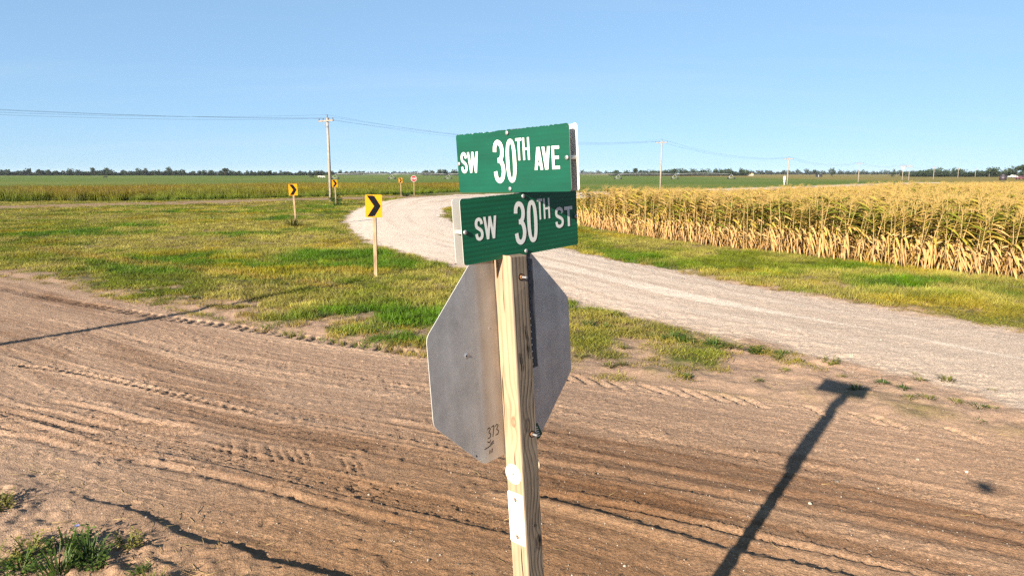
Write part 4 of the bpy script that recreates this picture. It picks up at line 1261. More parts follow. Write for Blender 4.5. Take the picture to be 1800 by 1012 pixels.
# ================================================================== power line
m_pole = wood_mat("utility_pole_wood", (.31, .275, .235), (.22, .185, .15), period=10)
m_arm = plain("crossarm_wood", (.22, .185, .15), .85, .2, 0, .25, 6, (1, 1, .2))
m_insul = plain("brown_porcelain", (.05, .035, .03), .3, .5)
m_tank = plain("grey_transformer_paint", (.42, .43, .42), .4, .5)
m_wire = plain("dull_aluminium_wire", (.10, .11, .12), .6, .4, .5)
LD = Vector((.6387, .7695)); LN = Vector((LD.y, -LD.x))
def pole(x_, y_, top, label, arm=True, arm_w=2.4, arms2=False, group="utility poles of the power line", r0=.155, transformers=0):
    z_ = float(ground_z(x_, y_))
    e = empty("utility_pole", (x_, y_, z_), math.atan2(LN.y, LN.x))
    tag(e, label, "utility pole", group)
    H = top - z_
    mb = MB(); mb.tube([(0, 0, -.8), (0, 0, H * .5), (0, 0, H)], [r0, r0 * .86, r0 * .68], 12)
    mb.build("pole", [m_pole], e)
    if arm:
        for q in ((.55, 1.1) if arms2 else (.33,)):
            mb = MB(); mb.box((0, -.17, H - q), (arm_w, .10, .13)); ar = mb.build("crossarm", [m_arm], e)
            for px_ in (-arm_w * .47, -arm_w * .19, arm_w * .19, arm_w * .47):
                mb = MB(); mb.tube([(px_, -.17, H - q + .065), (px_, -.17, H - q + .13), (px_, -.17, H - q + .17), (px_, -.17, H - q + .25)], [.02, .02, .055, .04], 8)
                mb.build("insulator", [m_insul], ar)
            for s_ in (-1, 1):
                mb = MB(); mb.tube([(s_ * .62, -.15, H - q - .05), (s_ * .05, -.13, H - q - .62)], .018, 6); mb.build("brace", [m_arm], e)
        mb = MB(); mb.tube([(0, 0, H), (0, 0, H + .16), (0, 0, H + .28)], [.02, .05, .035], 8); mb.build("top_insulator", [m_insul], e)
    for k in range(transformers):
        mb = MB(); mb.tube([(-.38 + .76 * k, -.3, H - 2.1), (-.38 + .76 * k, -.3, H - 2.05), (-.38 + .76 * k, -.3, H - 1.25), (-.38 + .76 * k, -.3, H - 1.15)], [.22, .26, .26, .2], 12)
        mb.build("transformer", [m_tank], e)
    return e
lab = {0: "utility pole with crossarm standing left of the curve between two chevron signs", 1: "utility pole rising right behind the near left corner of the corn field",
       2: "second utility pole from the left behind the corn, beside the white signs", 3: "third utility pole from the left behind the corn, left of the paired poles"}
PL = [(-18.2, 69.1, 8.25), (26.4, 122.8, 8.5), (69.7, 174.9, 6.75), (115, 229.5, 6.4), (160.6, 284.5, 6.5), (209, 343, 6.2), (263, 408, 6.0), (314, 469, 6.4), (369, 535, 6.1), (417, 594, 6.2), (478, 667, 6.0), (540, 742, 6.0)]
ordn = {5: "first", 6: "second", 7: "third", 8: "fourth", 9: "fifth", 10: "sixth", 11: "seventh"}
poles_top = []
for i, (x_, y_, t_) in enumerate(PL):
    if i == 4:
        pole(x_, y_, t_, "left pole of the paired utility poles with transformers", arms2=True, transformers=2)
        pole(x_ + 2.4, y_ - .4, t_, "right pole of the paired utility poles with transformers", arms2=True)
    else:
        pole(x_, y_, t_, lab.get(i, f"small far utility pole, {ordn.get(i, 'next')} to the right of the paired poles before the dark trees"))
    poles_top.append(Vector((x_, y_, t_)))
first = Vector((-18.2 - LD.x * 70, 69.1 - LD.y * 70, 8.3))
pole(first.x, first.y, first.z, "utility pole of the power line standing out of view to the left")
poles_top.insert(0, first)
for j, (off, dz) in enumerate(((-1.13, -.07), (1.13, -.07), (-.46, -.07), (0, .27))):
    pts = []
    for a_, b_ in zip(poles_top[:9], poles_top[1:10]):
        for k in range(14):
            t = k / 14; p = a_.lerp(b_, t)
            pts.append((p.x + LN.x * off, p.y + LN.y * off, p.z + dz - (1.0 + .22 * j) * 4 * t * (1 - t)))
    mb = MB(); mb.tube(pts, .006, 4)
    tag(mb.build("power_cable", [m_wire]), "thin power cable sagging between the utility poles against the sky", "cable", "cables of the power line")

# service pole left of the camera: its long shadow crosses the dirt road
e = pole(-16.3, .35, 8.15, "plain wooden service pole left of the view whose shadow crosses the dirt road", arm=False, group="poles beside the dirt road", r0=.14)

# ================================================================== corn field
def corn_leaf_mat(name, base_stops, rnd):
    m, nt, b = new_mat(name, .65, .2)
    oi = N(nt, "ShaderNodeObjectInfo")
    at = N(nt, "ShaderNodeAttribute"); at.attribute_name = "t"
    hv = N(nt, "ShaderNodeAttribute"); hv.attribute_name = "hv"
    # per leaf value shifts between bleached, tan and still-green
    k = math_n(nt, 'ADD', hv.outputs["Fac"], math_n(nt, 'MULTIPLY', math_n(nt, 'SUBTRACT', oi.outputs["Random"], .5), rnd))
    c = ramp(nt, k, base_stops)
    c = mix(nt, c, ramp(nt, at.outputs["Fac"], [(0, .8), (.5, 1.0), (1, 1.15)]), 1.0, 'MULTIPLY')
    v = coords(nt, "Object", (1, 1, 1))
    c = mix(nt, c, ramp(nt, noise(nt, v, 9, 3), [(.3, .75), (.7, 1.2)]), 1.0, 'MULTIPLY')
    nt.links.new(c, b.inputs["Base Color"])
    tr = N(nt, "ShaderNodeBsdfTranslucent"); nt.links.new(c, tr.inputs["Color"])
    ms = N(nt, "ShaderNodeMixShader"); ms.inputs[0].default_value = .28
    nt.links.new(b.outputs[0], ms.inputs[1]); nt.links.new(tr.outputs[0], ms.inputs[2])
    nt.links.new(ms.outputs[0], nt.nodes["Material Output"].inputs["Surface"])
    return m
m_corn = corn_leaf_mat("corn_leaf", [(.0, (.40, .235, .12)), (.30, (.46, .29, .12)), (.52, (.39, .27, .07)), (.66, (.24, .215, .036)), (.82, (.14, .165, .022)), (1.0, (.085, .13, .016))], .30)
m_stalk = plain("corn_stalk", (.34, .245, .12), .7, .2, 0, .3, 7, (1, 1, .3))
m_husk = plain("corn_husk", (.34, .24, .12), .75, .2, 0, .2, 20)
m_tassel = plain("corn_tassel", (.29, .205, .08), .8, .1, 0, .25, 12)

def leaf_geo(r, z, L, W, az, hv, curl, f):
    """strap leaf with a midrib fold, rising then arching over, upper leaves streaming downwind"""
    seg = 6; vs = []; fq = []; tt = []
    d = Vector((math.cos(az), math.sin(az), 0)); s_ = Vector((-math.sin(az), math.cos(az), 0))
    wind = Vector((.30 + .75 * f, .10, .10 * f))
    for k in range(seg + 1):
        t = k / seg
        rr = L * (t * .80 - .12 * t * t * curl)
        zz = z + L * ((.55 + .30 * f) * t - (.62 + .85 * curl) * t * t)
        c_ = d * rr + wind * (t ** 1.7 * L * .6) + Vector((0, 0, zz))
        w_ = W * (math.sin(math.pi * min(1, .12 + .88 * t)) ** .6) * (1 if t < .95 else .15) * (.55 + .45 * min(1, t * 4))
        tw = s_ * math.cos(t * 1.2 * curl) + Vector((0, 0, 1)) * math.sin(t * 1.2 * curl) * .7
        up = Vector((0, 0, W * .25))
        vs += [c_ - tw * w_ / 2 + up, c_, c_ + tw * w_ / 2 + up]; tt += [t] * 3
        if k:
            b_ = 3 * k
            fq += [(b_ - 3, b_ - 2, b_ + 1, b_), (b_ - 2, b_ - 1, b_ + 2, b_ + 1)]
    return vs, fq, tt
def corn_variant(seed):
    r = random.Random(seed); H = r.uniform(1.72, 1.98); parts = []
    green = seed % 10 >= 3
    lean = r.uniform(-.03, .09)
    off = lambda z: Vector((lean * z, .3 * lean * z, 0))
    mb = MB(); mb.tube([(0, 0, -.05), off(.8) + Vector((0, 0, .8)), off(H) + Vector((0, 0, H))], [.014, .011, .005], 6)
    parts.append(("stalk", mb.mesh("corn_stalk", [m_stalk])))
    plane = r.uniform(0, math.pi)
    nl = 19
    for i in range(nl):
        f = i / (nl - 1); z = .22 + f * (H - .30)
        az = plane + (i % 2) * math.pi + r.uniform(-.5, .5)
        if f > .6: az = r.gauss(.1, .95)
        L = r.uniform(.55, .82) * (1 - .35 * abs(f - .5)); W = r.uniform(.056, .088)
        hv = (.05 + .30 * r.random()) if f < .42 else ((r.uniform(.55, .95)) if green and r.random() < .55 else r.uniform(.28, .64))
        if f > .9: hv = r.uniform(.30, .62) if not green else r.uniform(.5, .9)
        curl = r.uniform(.6, 1.3) if f < .45 else r.uniform(.1, .8)
        vs, fq, tt = leaf_geo(r, 0, L, W, az, hv, curl, f)
        o_ = off(z) + Vector((0, 0, z))
        me = mesh_np("corn_leaf", [tuple(v_ + o_) for v_ in vs], fq)
        attr_float(me, "t", tt); attr_float(me, "hv", [hv] * len(vs)); me.materials.append(m_corn)
        parts.append(("leaf", me))
    mb = MB()
    tp = off(H) + Vector((0, 0, H))
    for k in range(7):
        a_ = k * 2.4; sp = .16 * (k > 0)
        mb.tube([tp - Vector((0, 0, .04)), tp + Vector((math.cos(a_) * sp * .5 + .03, math.sin(a_) * sp * .5, .13)), tp + Vector((math.cos(a_) * sp + .09, math.sin(a_) * sp, .24 - .05 * (k % 3)))], [.004, .005, .003], 4, caps=False)
    parts.append(("tassel", mb.mesh("corn_tassel", [m_tassel])))
    ze = r.uniform(.55, 1.1); a_ = plane + r.uniform(-.6, .6); dv = Vector((math.cos(a_), math.sin(a_), 0)); hang = r.choice([-.5, .25, .6])
    dd = (dv + Vector((0, 0, hang))).normalized(); o_ = off(ze) + Vector((0, 0, ze)) + dv * .015
    mb = MB(); mb.tube([o_, o_ + dd * .05, o_ + dd * .13, o_ + dd * .20, o_ + dd * .25], [.010, .024, .027, .019, .005], 8)
    parts.append(("ear", mb.mesh("corn_ear", [m_husk])))
    return parts
variants = [corn_variant(500 + k) for k in range(7)]

def joined(parts, name):
    bm = bmesh.new(); mats = []
    tl = bm.verts.layers.float.new("t"); hl = bm.verts.layers.float.new("hv")
    for _, me in parts:
        m_ = me.materials[0]
        if m_ not in mats: mats.append(m_)
        n0 = len(bm.verts); f0 = len(bm.faces)
        t_ = np.zeros(len(me.vertices), np.float32); h_ = np.zeros(len(me.vertices), np.float32)
        if "t" in me.attributes: me.attributes["t"].data.foreach_get("value", t_); me.attributes["hv"].data.foreach_get("value", h_)
        vv = [bm.verts.new(v_.co) for v_ in me.vertices]
        for v_, a_, b_ in zip(vv, t_, h_): v_[tl] = a_; v_[hl] = b_
        for p in me.polygons:
            f = bm.faces.new([vv[i] for i in p.vertices]); f.material_index = mats.index(m_); f.smooth = p.use_smooth
    me = bpy.data.meshes.new(name); bm.to_mesh(me); bm.free()
    for m_ in mats: me.materials.append(m_)
    return me
lib_corn = make_lib("corn", [joined(v_, "corn_plant") for v_ in variants])

front = smooth_line(CORN_FRONT, 6)
seg_l = np.hypot(*np.diff(front, axis=0).T); arc = np.concatenate([[0], np.cumsum(seg_l)])
inn = np.array([.85, .53])
rows = []
for k in range(110):
    s_ = np.arange(0, arc[-1], .175) + rng.uniform(0, .17)
    s_ = s_ + rng.uniform(-.05, .05, len(s_))
    fx_ = np.interp(s_, arc, front[:, 0]) + inn[0] * .76 * k; fy_ = np.interp(s_, arc, front[:, 1]) + inn[1] * .76 * k
    # rows carry on past the measured edge
    fx_ += rng.uniform(-.06, .06, len(s_)); fy_ += rng.uniform(-.06, .06, len(s_))
    rows.append(np.stack([fx_, fy_, np.full(len(s_), k)], 1))
CP = np.concatenate(rows)
cx_, cy_ = CP[:, 0], CP[:, 1]
k = (cy_ < np.interp(cx_, [p[0] for p in CORN_BACK], [p[1] for p in CORN_BACK])) & (cx_ < .80 * cy_ + 3.5) & (rng.random(len(cx_)) > .05)
CP = CP[k]
vis = (CP[:, 0] < .755 * CP[:, 1] + .2)
order = np.lexsort((np.hypot(CP[:, 0], CP[:, 1]), CP[:, 2]))
edge_i = [i for i in order if vis[i]][:300]
rest = np.setdiff1d(np.arange(len(CP)), edge_i)
px_, py_ = CP[rest, 0], CP[rest, 1]
n = len(rest)
ht = .83 + .20 * rng.random(n) + .14 * (fbm(px_ / 6, py_ / 6, 161, 2) - .5)
def pick_variant(x_, y_):
    g_ = fbm(x_ / 2.2, y_ / 3.5, 181, 3) + rng.normal(0, .08, len(x_))
    return np.where(g_ < .475, rng.integers(0, 3, len(x_)), rng.integers(3, 7, len(x_)))
scatter("corn_field", lib_corn, np.stack([px_, py_, ground_z(px_, py_)], 1), rng.uniform(-.7, .7, n), np.stack([ht, ht, ht], 1), pick_variant(px_, py_), np.ones((n, 3)),
        "dense field of ripening corn behind its edge rows", "corn", tilt=rng.normal(0, .08, (n, 2)))
for i in edge_i:
    x_, y_ = float(CP[i, 0]), float(CP[i, 1])
    v_ = variants[int(pick_variant(np.array([x_]), np.array([y_]))[0])]
    e = bpy.data.objects.new("corn_plant", None); e.empty_display_size = .1
    e.location = (x_, y_, float(ground_z(x_, y_))); e.rotation_euler = (float(rng.normal(0, .09)), float(rng.normal(.04, .10)), float(rng.uniform(-.8, .8)))
    s_ = float(rng.uniform(.74, 1.0)); e.scale = (s_, s_, s_)
    COL.objects.link(e)
    tag(e, "dried corn plant in the edge rows of the field facing the gravel road", "corn plant", "corn plants along the field edge")
    for nm, me in v_:
        o = bpy.data.objects.new(nm, me); COL.objects.link(o); o.parent = e

# ================================================================== weeds on the verges
def weed_mesh(seed, broad=False, n=60, R_=.2, hmax=.28):
    r = random.Random(seed); vs = []; fq = []; ft = []; tt = []
    for i in range(n):
        a_ = r.uniform(0, 6.28); q = R_ * r.random() ** .7
        hh = hmax * r.uniform(.35, 1.0) * (1.1 - .6 * q / R_); out = r.uniform(.2, 1.0) * hh * .9
        d = Vector((math.cos(a_), math.sin(a_), 0)); b0 = d * q * .55
        tip = b0 + d * out + Vector((0, 0, hh))
        s_ = Vector((-d.y, d.x, 0)); w_ = r.uniform(.004, .008)
        b_ = len(vs)
        mid = b0 * .5 + tip * .5 + Vector((0, 0, hh * .12))
        vs += [b0 - s_ * w_, b0 + s_ * w_, mid - s_ * w_ * .8, mid + s_ * w_ * .8, tip]; tt += [0, 0, .5, .5, 1]
        fq.append((b_, b_ + 1, b_ + 3, b_ + 2)); ft.append((b_ + 2, b_ + 3, b_ + 4))
        if broad:
            for j in range(6):
                t = r.uniform(.35, 1.0); c_ = b0.lerp(tip, t); la = r.uniform(0, 6.28)
                ld = Vector((math.cos(la), math.sin(la), r.uniform(-.2, .6))).normalized(); ls = ld.cross(Vector((r.uniform(-1, 1), r.uniform(-1, 1), 1))).normalized()
                Lf = r.uniform(.018, .042); b_ = len(vs)
                vs += [c_, c_ + ld * Lf * .5 + ls * Lf * .26, c_ + ld * Lf, c_ + ld * Lf * .5 - ls * Lf * .26]; tt += [t * .8, .7, 1, .7]
                fq.append((b_, b_ + 1, b_ + 2, b_ + 3))
    me = mesh_np("weed", [tuple(v_) for v_ in vs], fq, ft); attr_float(me, "t", tt); me.materials.append(m_weed)
    return me
m_weed_dry = leaf_mat("dry_weed_leaf", [(0, (.14, .11, .05)), (.5, (.11, .115, .028)), (1, (.20, .175, .05))], use_tint=False)
W_grass = [weed_mesh(700 + k, False, 90, .2, .26) for k in range(3)]
W_broad = [weed_mesh(720 + k, True, 46, .2, .22) for k in range(3)]
for me in W_grass[0:2] + W_broad[0:1]: me.materials[0] = m_weed_dry
def weed(x_, y_, s_, kind, label, group=None, sz_=1.0, name="weed_tuft"):
    me = (W_broad if kind == 'broad' else W_grass)[int(rng.integers(0, 3))]
    o = bpy.data.objects.new(name, me); COL.objects.link(o)
    o.location = (x_, y_, float(ground_z(x_, y_)) - .01); o.scale = (s_, s_, s_ * sz_); o.rotation_euler = (0, 0, float(rng.uniform(0, 6.28)))
    return tag(o, label, "weed", group)
weed(-4.40, 5.45, 1.15, 'broad', "dark green leafy weed cut by the left edge of the picture", None, .9)
weed(-3.62, 4.70, 1.0, 'broad', "leafy weed at the left end of the bottom left weed patch", None, .8)
weed(-3.38, 4.78, 1.25, "broad", "biggest bushy weed in the bottom left corner", None, .7)
weed(-3.12, 4.62, 1.0, 'grass', "long grassy tuft in the middle of the bottom left weed patch", None, .85)
weed(-2.92, 4.80, .8, 'broad', "low yellowish weed at the right end of the bottom left weed patch", None, .7)
weed(-3.22, 4.44, 1.0, 'grass', "grass tuft at the bottom edge under the bushy weeds", None, 1.0)
weed(-3.80, 4.52, .9, 'grass', "straw coloured grass tuft at the far left of the bottom left weed patch", None, .9)
weed(-3.02, 4.50, .95, 'broad', "dark leafy weed low in the middle of the bottom left weed patch", None, .8)
weed(-3.52, 4.48, 1.0, 'broad', "spreading leafy weed under the biggest bushy weed", None, .7)
weed(-2.62, 4.40, .5, 'broad', "tiny weed sprig right of the bottom left weed patch", None, .8)
weed(-2.45, 4.22, .8, 'grass', "grass tuft on the bottom edge right of the bottom left weed patch", None, .9)
weed(-11.6, 36.4, 4.2, 'grass', "dry yellow grass tuft at the foot of the leaning chevron sign", None, .75, "grass_tuft")
weed(-15.0, 59.9, 4.2, 'broad', "dark weed clump at the foot of the chevron sign near the utility pole", None, .8, "weed_clump")
weed(-17.6, 68.6, 5.0, 'broad', "dark weed clump round the foot of the nearest utility pole", None, 1.0, "weed_clump")
weed(-13.6, 88.0, 5.0, 'broad', "dark weed clump at the foot of the farthest chevron sign", None, .7, "weed_clump")
TUFT = [(1.42, 9.67, 1.0, .6), (1.62, 9.75, .8, .6), (2.42, 9.19, .95, .6), (3.30, 10.80, 1.5, .9), (3.55, 10.72, 1.3, .8), (3.90, 10.57, 1.4, .8), (4.2, 10.35, 1.0, .7), (3.35, 9.01, .8, .5), (4.78, 9.91, 1.1, .9),
        (4.30, 9.95, .8, .7), (4.05, 10.1, .9, .7), (4.52, 8.60, 1.0, .7), (4.99, 8.85, .8, .6), (5.15, 8.65, .8, .6), (5.62, 9.05, .7, .5), (5.0, 8.25, .8, .5), (5.22, 8.23, .9, .5), (5.51, 8.12, .9, .5), (5.68, 7.95, .8, .6),
        (5.36, 7.49, .7, .4), (5.96, 9.01, .9, .8), (3.92, 9.47, .8, .5), (2.71, 11.32, 1.5, .9), (2.45, 11.55, 1.3, .9), (2.05, 11.73, 1.2, .8), (1.4, 12.4, 1.3, .8), (1.05, 10.17, .9, .6), (1.3, 11.2, 1.1, .7), (1.8, 10.7, .8, .6), (1.7, 12.2, 1.3, .8), (2.9, 11.1, 1.4, .9),
        (-1.7, 11.3, 1.0, .6), (-2.5, 11.75, 1.0, .6), (-3.3, 12.15, 1.0, .6), (-4.5, 13.0, 1.1, .7), (-5.7, 14.0, 1.1, .7), (-7.2, 15.2, 1.1, .6), (-6.4, 14.3, .9, .5), (-2.1, 12.2, 1.2, .8), (-3.7, 13.1, 1.2, .8), (-8.9, 16.3, 1.1, .6), (-10.3, 17.3, 1.1, .6), (-1.2, 11.9, 1.2, .8), (-.9, 11.1, .9, .6),
        (5.72, 9.35, .5, .5), (6.3, 8.6, .5, .4), (4.6, 9.2, .6, .5), (5.8, 7.9, .6, .5)]
LAB = {3: "left end of the bushy green weed strip beside the gravel edge", 8: "upright leafy weed standing above the sign's shadow on the sand", 11: "weed tuft inside the shadow of the street name blades", 2: "low grass tuft alone on the sand left of the sign's shadow",
       19: "small weed on the sand farthest to the right", 0: "spreading grass tuft on the sand just right of the stop sign's back", 22: "bushy green weed at the right end of the grassy wedge"}
for i, (x_, y_, s_, z_) in enumerate(TUFT):
    far_left = x_ < 0
    weed(x_, y_, s_ * .95, 'broad' if i in (3, 4, 5, 8, 22, 30) else 'grass', LAB.get(i, "small weed tuft on the sandy verge between road and grass, left of the post" if far_left else "small weed tuft on the sandy wedge between the dirt road and gravel"),
         "weed tufts on the sandy verge left of the post" if far_left else "weed tufts on the sandy wedge", z_ * .62)
# wild flower in the corner patch
m_flower = plain("blue_petals", (.20, .22, .42), .6)
e = empty("wild_flower", (-3.25, 4.72, float(ground_z(-3.25, 4.72))))
tag(e, "tiny pale blue flower in the bottom left weed patch", "flower")
mb = MB(); mb.tube([(0, 0, 0), (.01, .0, .2)], .002, 5); mb.build("stem", [m_weed], e)
for k in range(5):
    a_ = k * 2 * math.pi / 5; mb = MB(); mb.add([(.01, 0, .2), (.01 + .016 * math.cos(a_ - .5), .016 * math.sin(a_ - .5), .205), (.01 + .024 * math.cos(a_), .024 * math.sin(a_), .207), (.01 + .016 * math.cos(a_ + .5), .016 * math.sin(a_ + .5), .205)], [(0, 1, 2, 3)]); mb.build("petal", [m_flower], e)

# ================================================================== far woods and trees
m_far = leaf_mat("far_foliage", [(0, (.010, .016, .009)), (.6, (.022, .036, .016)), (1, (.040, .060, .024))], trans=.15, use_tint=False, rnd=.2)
m_trunk = plain("tree_bark", (.06, .045, .035), .9, .1)
def crown_tris(r, cx_, cy_, z0, w_, h_, n, leaf):
    vs = []; tt = []
    lobes = [(r.uniform(-.55, .55), r.uniform(-.55, .55), r.uniform(.25, .85), r.uniform(.28, .5)) for _ in range(7)]
    for i in range(n):
        lx, ly, lz, lr = lobes[r.randrange(7)]
        d = Vector((r.gauss(0, 1), r.gauss(0, 1), r.gauss(0, 1))).normalized() * lr * (r.random() ** .33)
        c_ = Vector(((lx * .62 + d.x) * w_ / 2 * 1.3, (ly * .62 + d.y) * w_ / 2 * 1.3, max(.02, lz * .78 + d.z * .7 + .05) * h_))
        u = Vector((r.gauss(0, 1), r.gauss(0, 1), r.gauss(0, 1))).normalized(); v_ = u.orthogonal().normalized()
        L = leaf * r.uniform(.6, 1.4); o_ = Vector((cx_, cy_, z0)) + c_
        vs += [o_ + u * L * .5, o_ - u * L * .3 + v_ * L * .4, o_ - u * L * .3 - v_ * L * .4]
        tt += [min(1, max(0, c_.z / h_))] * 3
    return vs, tt
def wood(name, label, spans, seed, leaf=.9, n=150):
    """spans: (angle_ratio_from, angle_ratio_to, depth, height, spread)"""
    r = random.Random(seed); V_ = []; T_ = []
    for (ua, ub, dist, hh, dens) in spans:
        xa, xb = ua * dist, ub * dist
        x_ = xa
        while x_ < xb:
            h_ = hh * r.uniform(.62, 1.12) * (1.3 if r.random() < .08 else 1); w_ = h_ * r.uniform(.8, 1.25)
            y_ = dist + r.uniform(-.02, .05) * dist
            vs, tt = crown_tris(r, x_, y_, float(ground_z(x_, y_)) - .4, w_, h_, n, leaf * h_ / 5.5)
            V_ += vs; T_ += tt
            x_ += w_ * r.uniform(.35, .75) / dens
    for (ua, ub, dist, hh, dens) in spans:
        x_ = ua * dist
        while x_ < ub * dist:
            h_ = hh * r.uniform(.45, .68); w_ = h_ * 1.8; y_ = dist + r.uniform(-.01, .01) * dist
            vs, tt = crown_tris(r, x_, y_, float(ground_z(x_, y_)) - .6, w_, h_, n // 2, leaf * h_ / 3.2)
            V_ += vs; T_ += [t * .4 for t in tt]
            x_ += w_ * .2
    n_ = len(V_)
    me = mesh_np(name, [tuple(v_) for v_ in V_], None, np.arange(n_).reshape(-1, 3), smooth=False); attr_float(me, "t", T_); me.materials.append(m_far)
    return tag(link(bpy.data.objects.new(name, me)), label, "woods", kind="stuff")
u_ = lambda px: (px - 900) / 1200
wood("far_woods", "long dark line of trees on the horizon at the left", [(u_(-90), u_(300), 900, 8.6, 1.7), (u_(290), u_(480), 900, 7.6, 1.7), (u_(470), u_(570), 1000, 8.0, 1.6), (u_(560), u_(640), 1300, 8.5, 1.4)], 1, n=190)
wood("far_woods", "distant thin tree line on the horizon behind the signs", [(u_(630), u_(760), 1900, 9.5, 1.3), (u_(745), u_(880), 1000, 9.0, 1.6), (u_(880), u_(1090), 2000, 12, 1.3)], 2, n=130)
wood("far_woods", "dark grove on the horizon behind the first pole in the corn", [(u_(1075), u_(1150), 850, 8.2, 1.8), (u_(1150), u_(1310), 850, 9.6, 1.9)], 3, n=200)
wood("far_woods", "hazy far tree line on the horizon right of the grove", [(u_(1305), u_(1640), 1700, 13.0, 1.4)], 4, n=130)
wood("far_woods", "dark farm shelter belt on the horizon at the far right", [(u_(1590), u_(1640), 620, 6.0, 1.8), (u_(1630), u_(1760), 560, 8.6, 1.9), (u_(1755), u_(1880), 520, 9.0, 1.8)], 5, n=220)

def tree(px, dist, h_, w_, label, seed, stem=.35):
    x_, y_ = u_(px) * dist, dist
    e = empty("tree", (x_, y_, float(ground_z(x_, y_)))); tag(e, label, "tree")
    r = random.Random(seed)
    mb = MB(); mb.tube([(0, 0, -.3), (0, 0, h_ * .4), (.1, 0, h_ * .75)], [h_ * .03, h_ * .022, h_ * .008], 7)
    for k in range(4):
        a_ = k * 1.7; mb.tube([(0, 0, h_ * (.3 + .08 * k)), (math.cos(a_) * w_ * .3, math.sin(a_) * w_ * .3, h_ * (.5 + .09 * k))], [h_ * .012, h_ * .004], 5)
    mb.build("trunk", [m_trunk], e)
    vs, tt = crown_tris(r, 0, 0, h_ * stem, w_, h_ * (1 - stem), 320, .13 * h_)
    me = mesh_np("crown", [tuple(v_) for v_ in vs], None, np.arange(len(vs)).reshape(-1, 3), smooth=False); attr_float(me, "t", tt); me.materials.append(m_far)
    link(bpy.data.objects.new("crown", me), e)
tree(175, 860, 10.2, 7.5, "tall flat topped tree rising above the left tree line", 21)
tree(402, 860, 9.6, 7, "tall open crowned tree rising above the middle of the left tree line", 22, .45)
tree(479, 620, 6.2, 5.5, "round dark tree standing in front of the left tree line", 23, .1)
tree(79, 860, 8.6, 8, "broad tree above the left tree line near the picture's left side", 24, .2)
tree(1114, 810, 10, 8, "tallest tree of the grove behind the corn field", 25, .25)
tree(1424, 900, 8, 5, "lone tree left of the paired utility poles on the far horizon", 26, .4)
tree(1456, 560, 4.2, 3.4, "small dark tree standing alone in the far pasture", 27, .1)
tree(1788, 480, 10, 9, "open crowned tree at the right end of the shelter belt", 28, .45)
tree(1776, 470, 8.5, 5, "leaning tree beside the open crowned tree at the right end", 29, .5)

# ================================================================== farm things far away
m_galv = plain("galvanised_steel", (.34, .35, .36), .5, .5, .4)
m_tyre = plain("tyre_rubber", (.015, .015, .016), .85, .2)
e = empty("irrigation_machine", (-90, 352, 0)); tag(e, "long centre pivot irrigation machine spanning the far pasture", "irrigator")
span = 28.8; tw_h = 2.55
towers = [k * span for k in range(8)]
for k, x_ in enumerate(towers):
    zg = float(ground_z(-90 + x_, 352)); mb = MB()
    for s_ in (-1, 1):
        mb.tube([(x_ + s_ * 1.6, 0, zg + .5), (x_, 0, zg + tw_h)], .07, 5); mb.tube([(x_ + s_ * 1.6, -.6, zg + .5), (x_, 0, zg + tw_h)], .05, 5)
    mb.tube([(x_ - 1.8, 0, zg + .55), (x_ + 1.8, 0, zg + .55)], .09, 5)
    mb.build("tower", [m_galv], e)
    for s_ in (-1, 1):
        mb = MB(); mb.tube([(x_ + s_ * 1.6, -.15, zg + .5), (x_ + s_ * 1.6, .15, zg + .5)], .5, 14); mb.build("wheel", [m_tyre], e)
    if k < 7:
        mb = MB(); pts = [(x_ + span * t / 10, 0, zg + tw_h + .5 * 4 * (t / 10) * (1 - t / 10)) for t in range(11)]
        mb.tube(pts, .085, 6); mb.build("pipe", [m_galv], e)
        mb = MB(); low = [(p[0], 0, p[2] - .75 * 4 * (t / 10) * (1 - t / 10)) for t, p in enumerate(pts)]
        mb.tube(low, .03, 4)
        for t in range(1, 10): mb.tube([pts[t], low[t]], .03, 4)
        mb.build("truss", [m_galv], e)

def cow(px, dist, mat, label, facing=1):
    x_, y_ = u_(px) * dist, dist
    e = empty("cow", (x_, y_, float(ground_z(x_, y_))), 0 if facing > 0 else math.pi); tag(e, label, "cow", "cattle in the far pasture")
    me = bpy.data.meshes.new("body")
    co = [(0, 0, 1.0), (.75, 0, 1.05), (-.8, 0, 1.08), (1.1, 0, 1.15), (1.45, 0, .95), (1.68, 0, .75)]; ed = [(0, 1), (0, 2), (1, 3), (3, 4), (4, 5)]
    rd = [.36, .34, .32, .20, .15, .09]
    for bx, j in ((.7, 1), (-.75, 2)):
        for s_ in (-1, 1):
            b_ = len(co); co += [(bx, s_ * .2, .72), (bx + (.05 if bx > 0 else -.08), s_ * .2, .40), (bx, s_ * .2, .03)]; rd += [.13, .07, .06]; ed += [(j, b_), (b_, b_ + 1), (b_ + 1, b_ + 2)]
    b_ = len(co); co += [(-1.12, 0, 1.1), (-1.16, 0, .6)]; rd += [.05, .03]; ed += [(2, b_), (b_, b_ + 1)]
    me.from_pydata(co, ed, []); me.materials.append(mat)
    o = bpy.data.objects.new("body", me); link(o, e)
    sk = o.modifiers.new("skin", 'SKIN')
    for i, v_ in enumerate(me.skin_vertices[0].data): v_.radius = (rd[i], rd[i]); v_.use_root = (i == 0)
    sb = o.modifiers.new("sub", 'SUBSURF'); sb.levels = 1; sb.render_levels = 1
m_cowb = plain("black_hide", (.012, .011, .010), .8, .2); m_coww = plain("white_hide", (.42, .40, .37), .8, .2)
cow(194, 420, m_cowb, "black cow alone in the far pasture at the left")
cow(553, 415, m_cowb, "black cow left of the white one beside the utility pole", -1)
cow(566, 430, m_coww, "white cow just left of the nearest utility pole")
cow(573, 410, m_coww, "white cow closest to the nearest utility pole", -1)

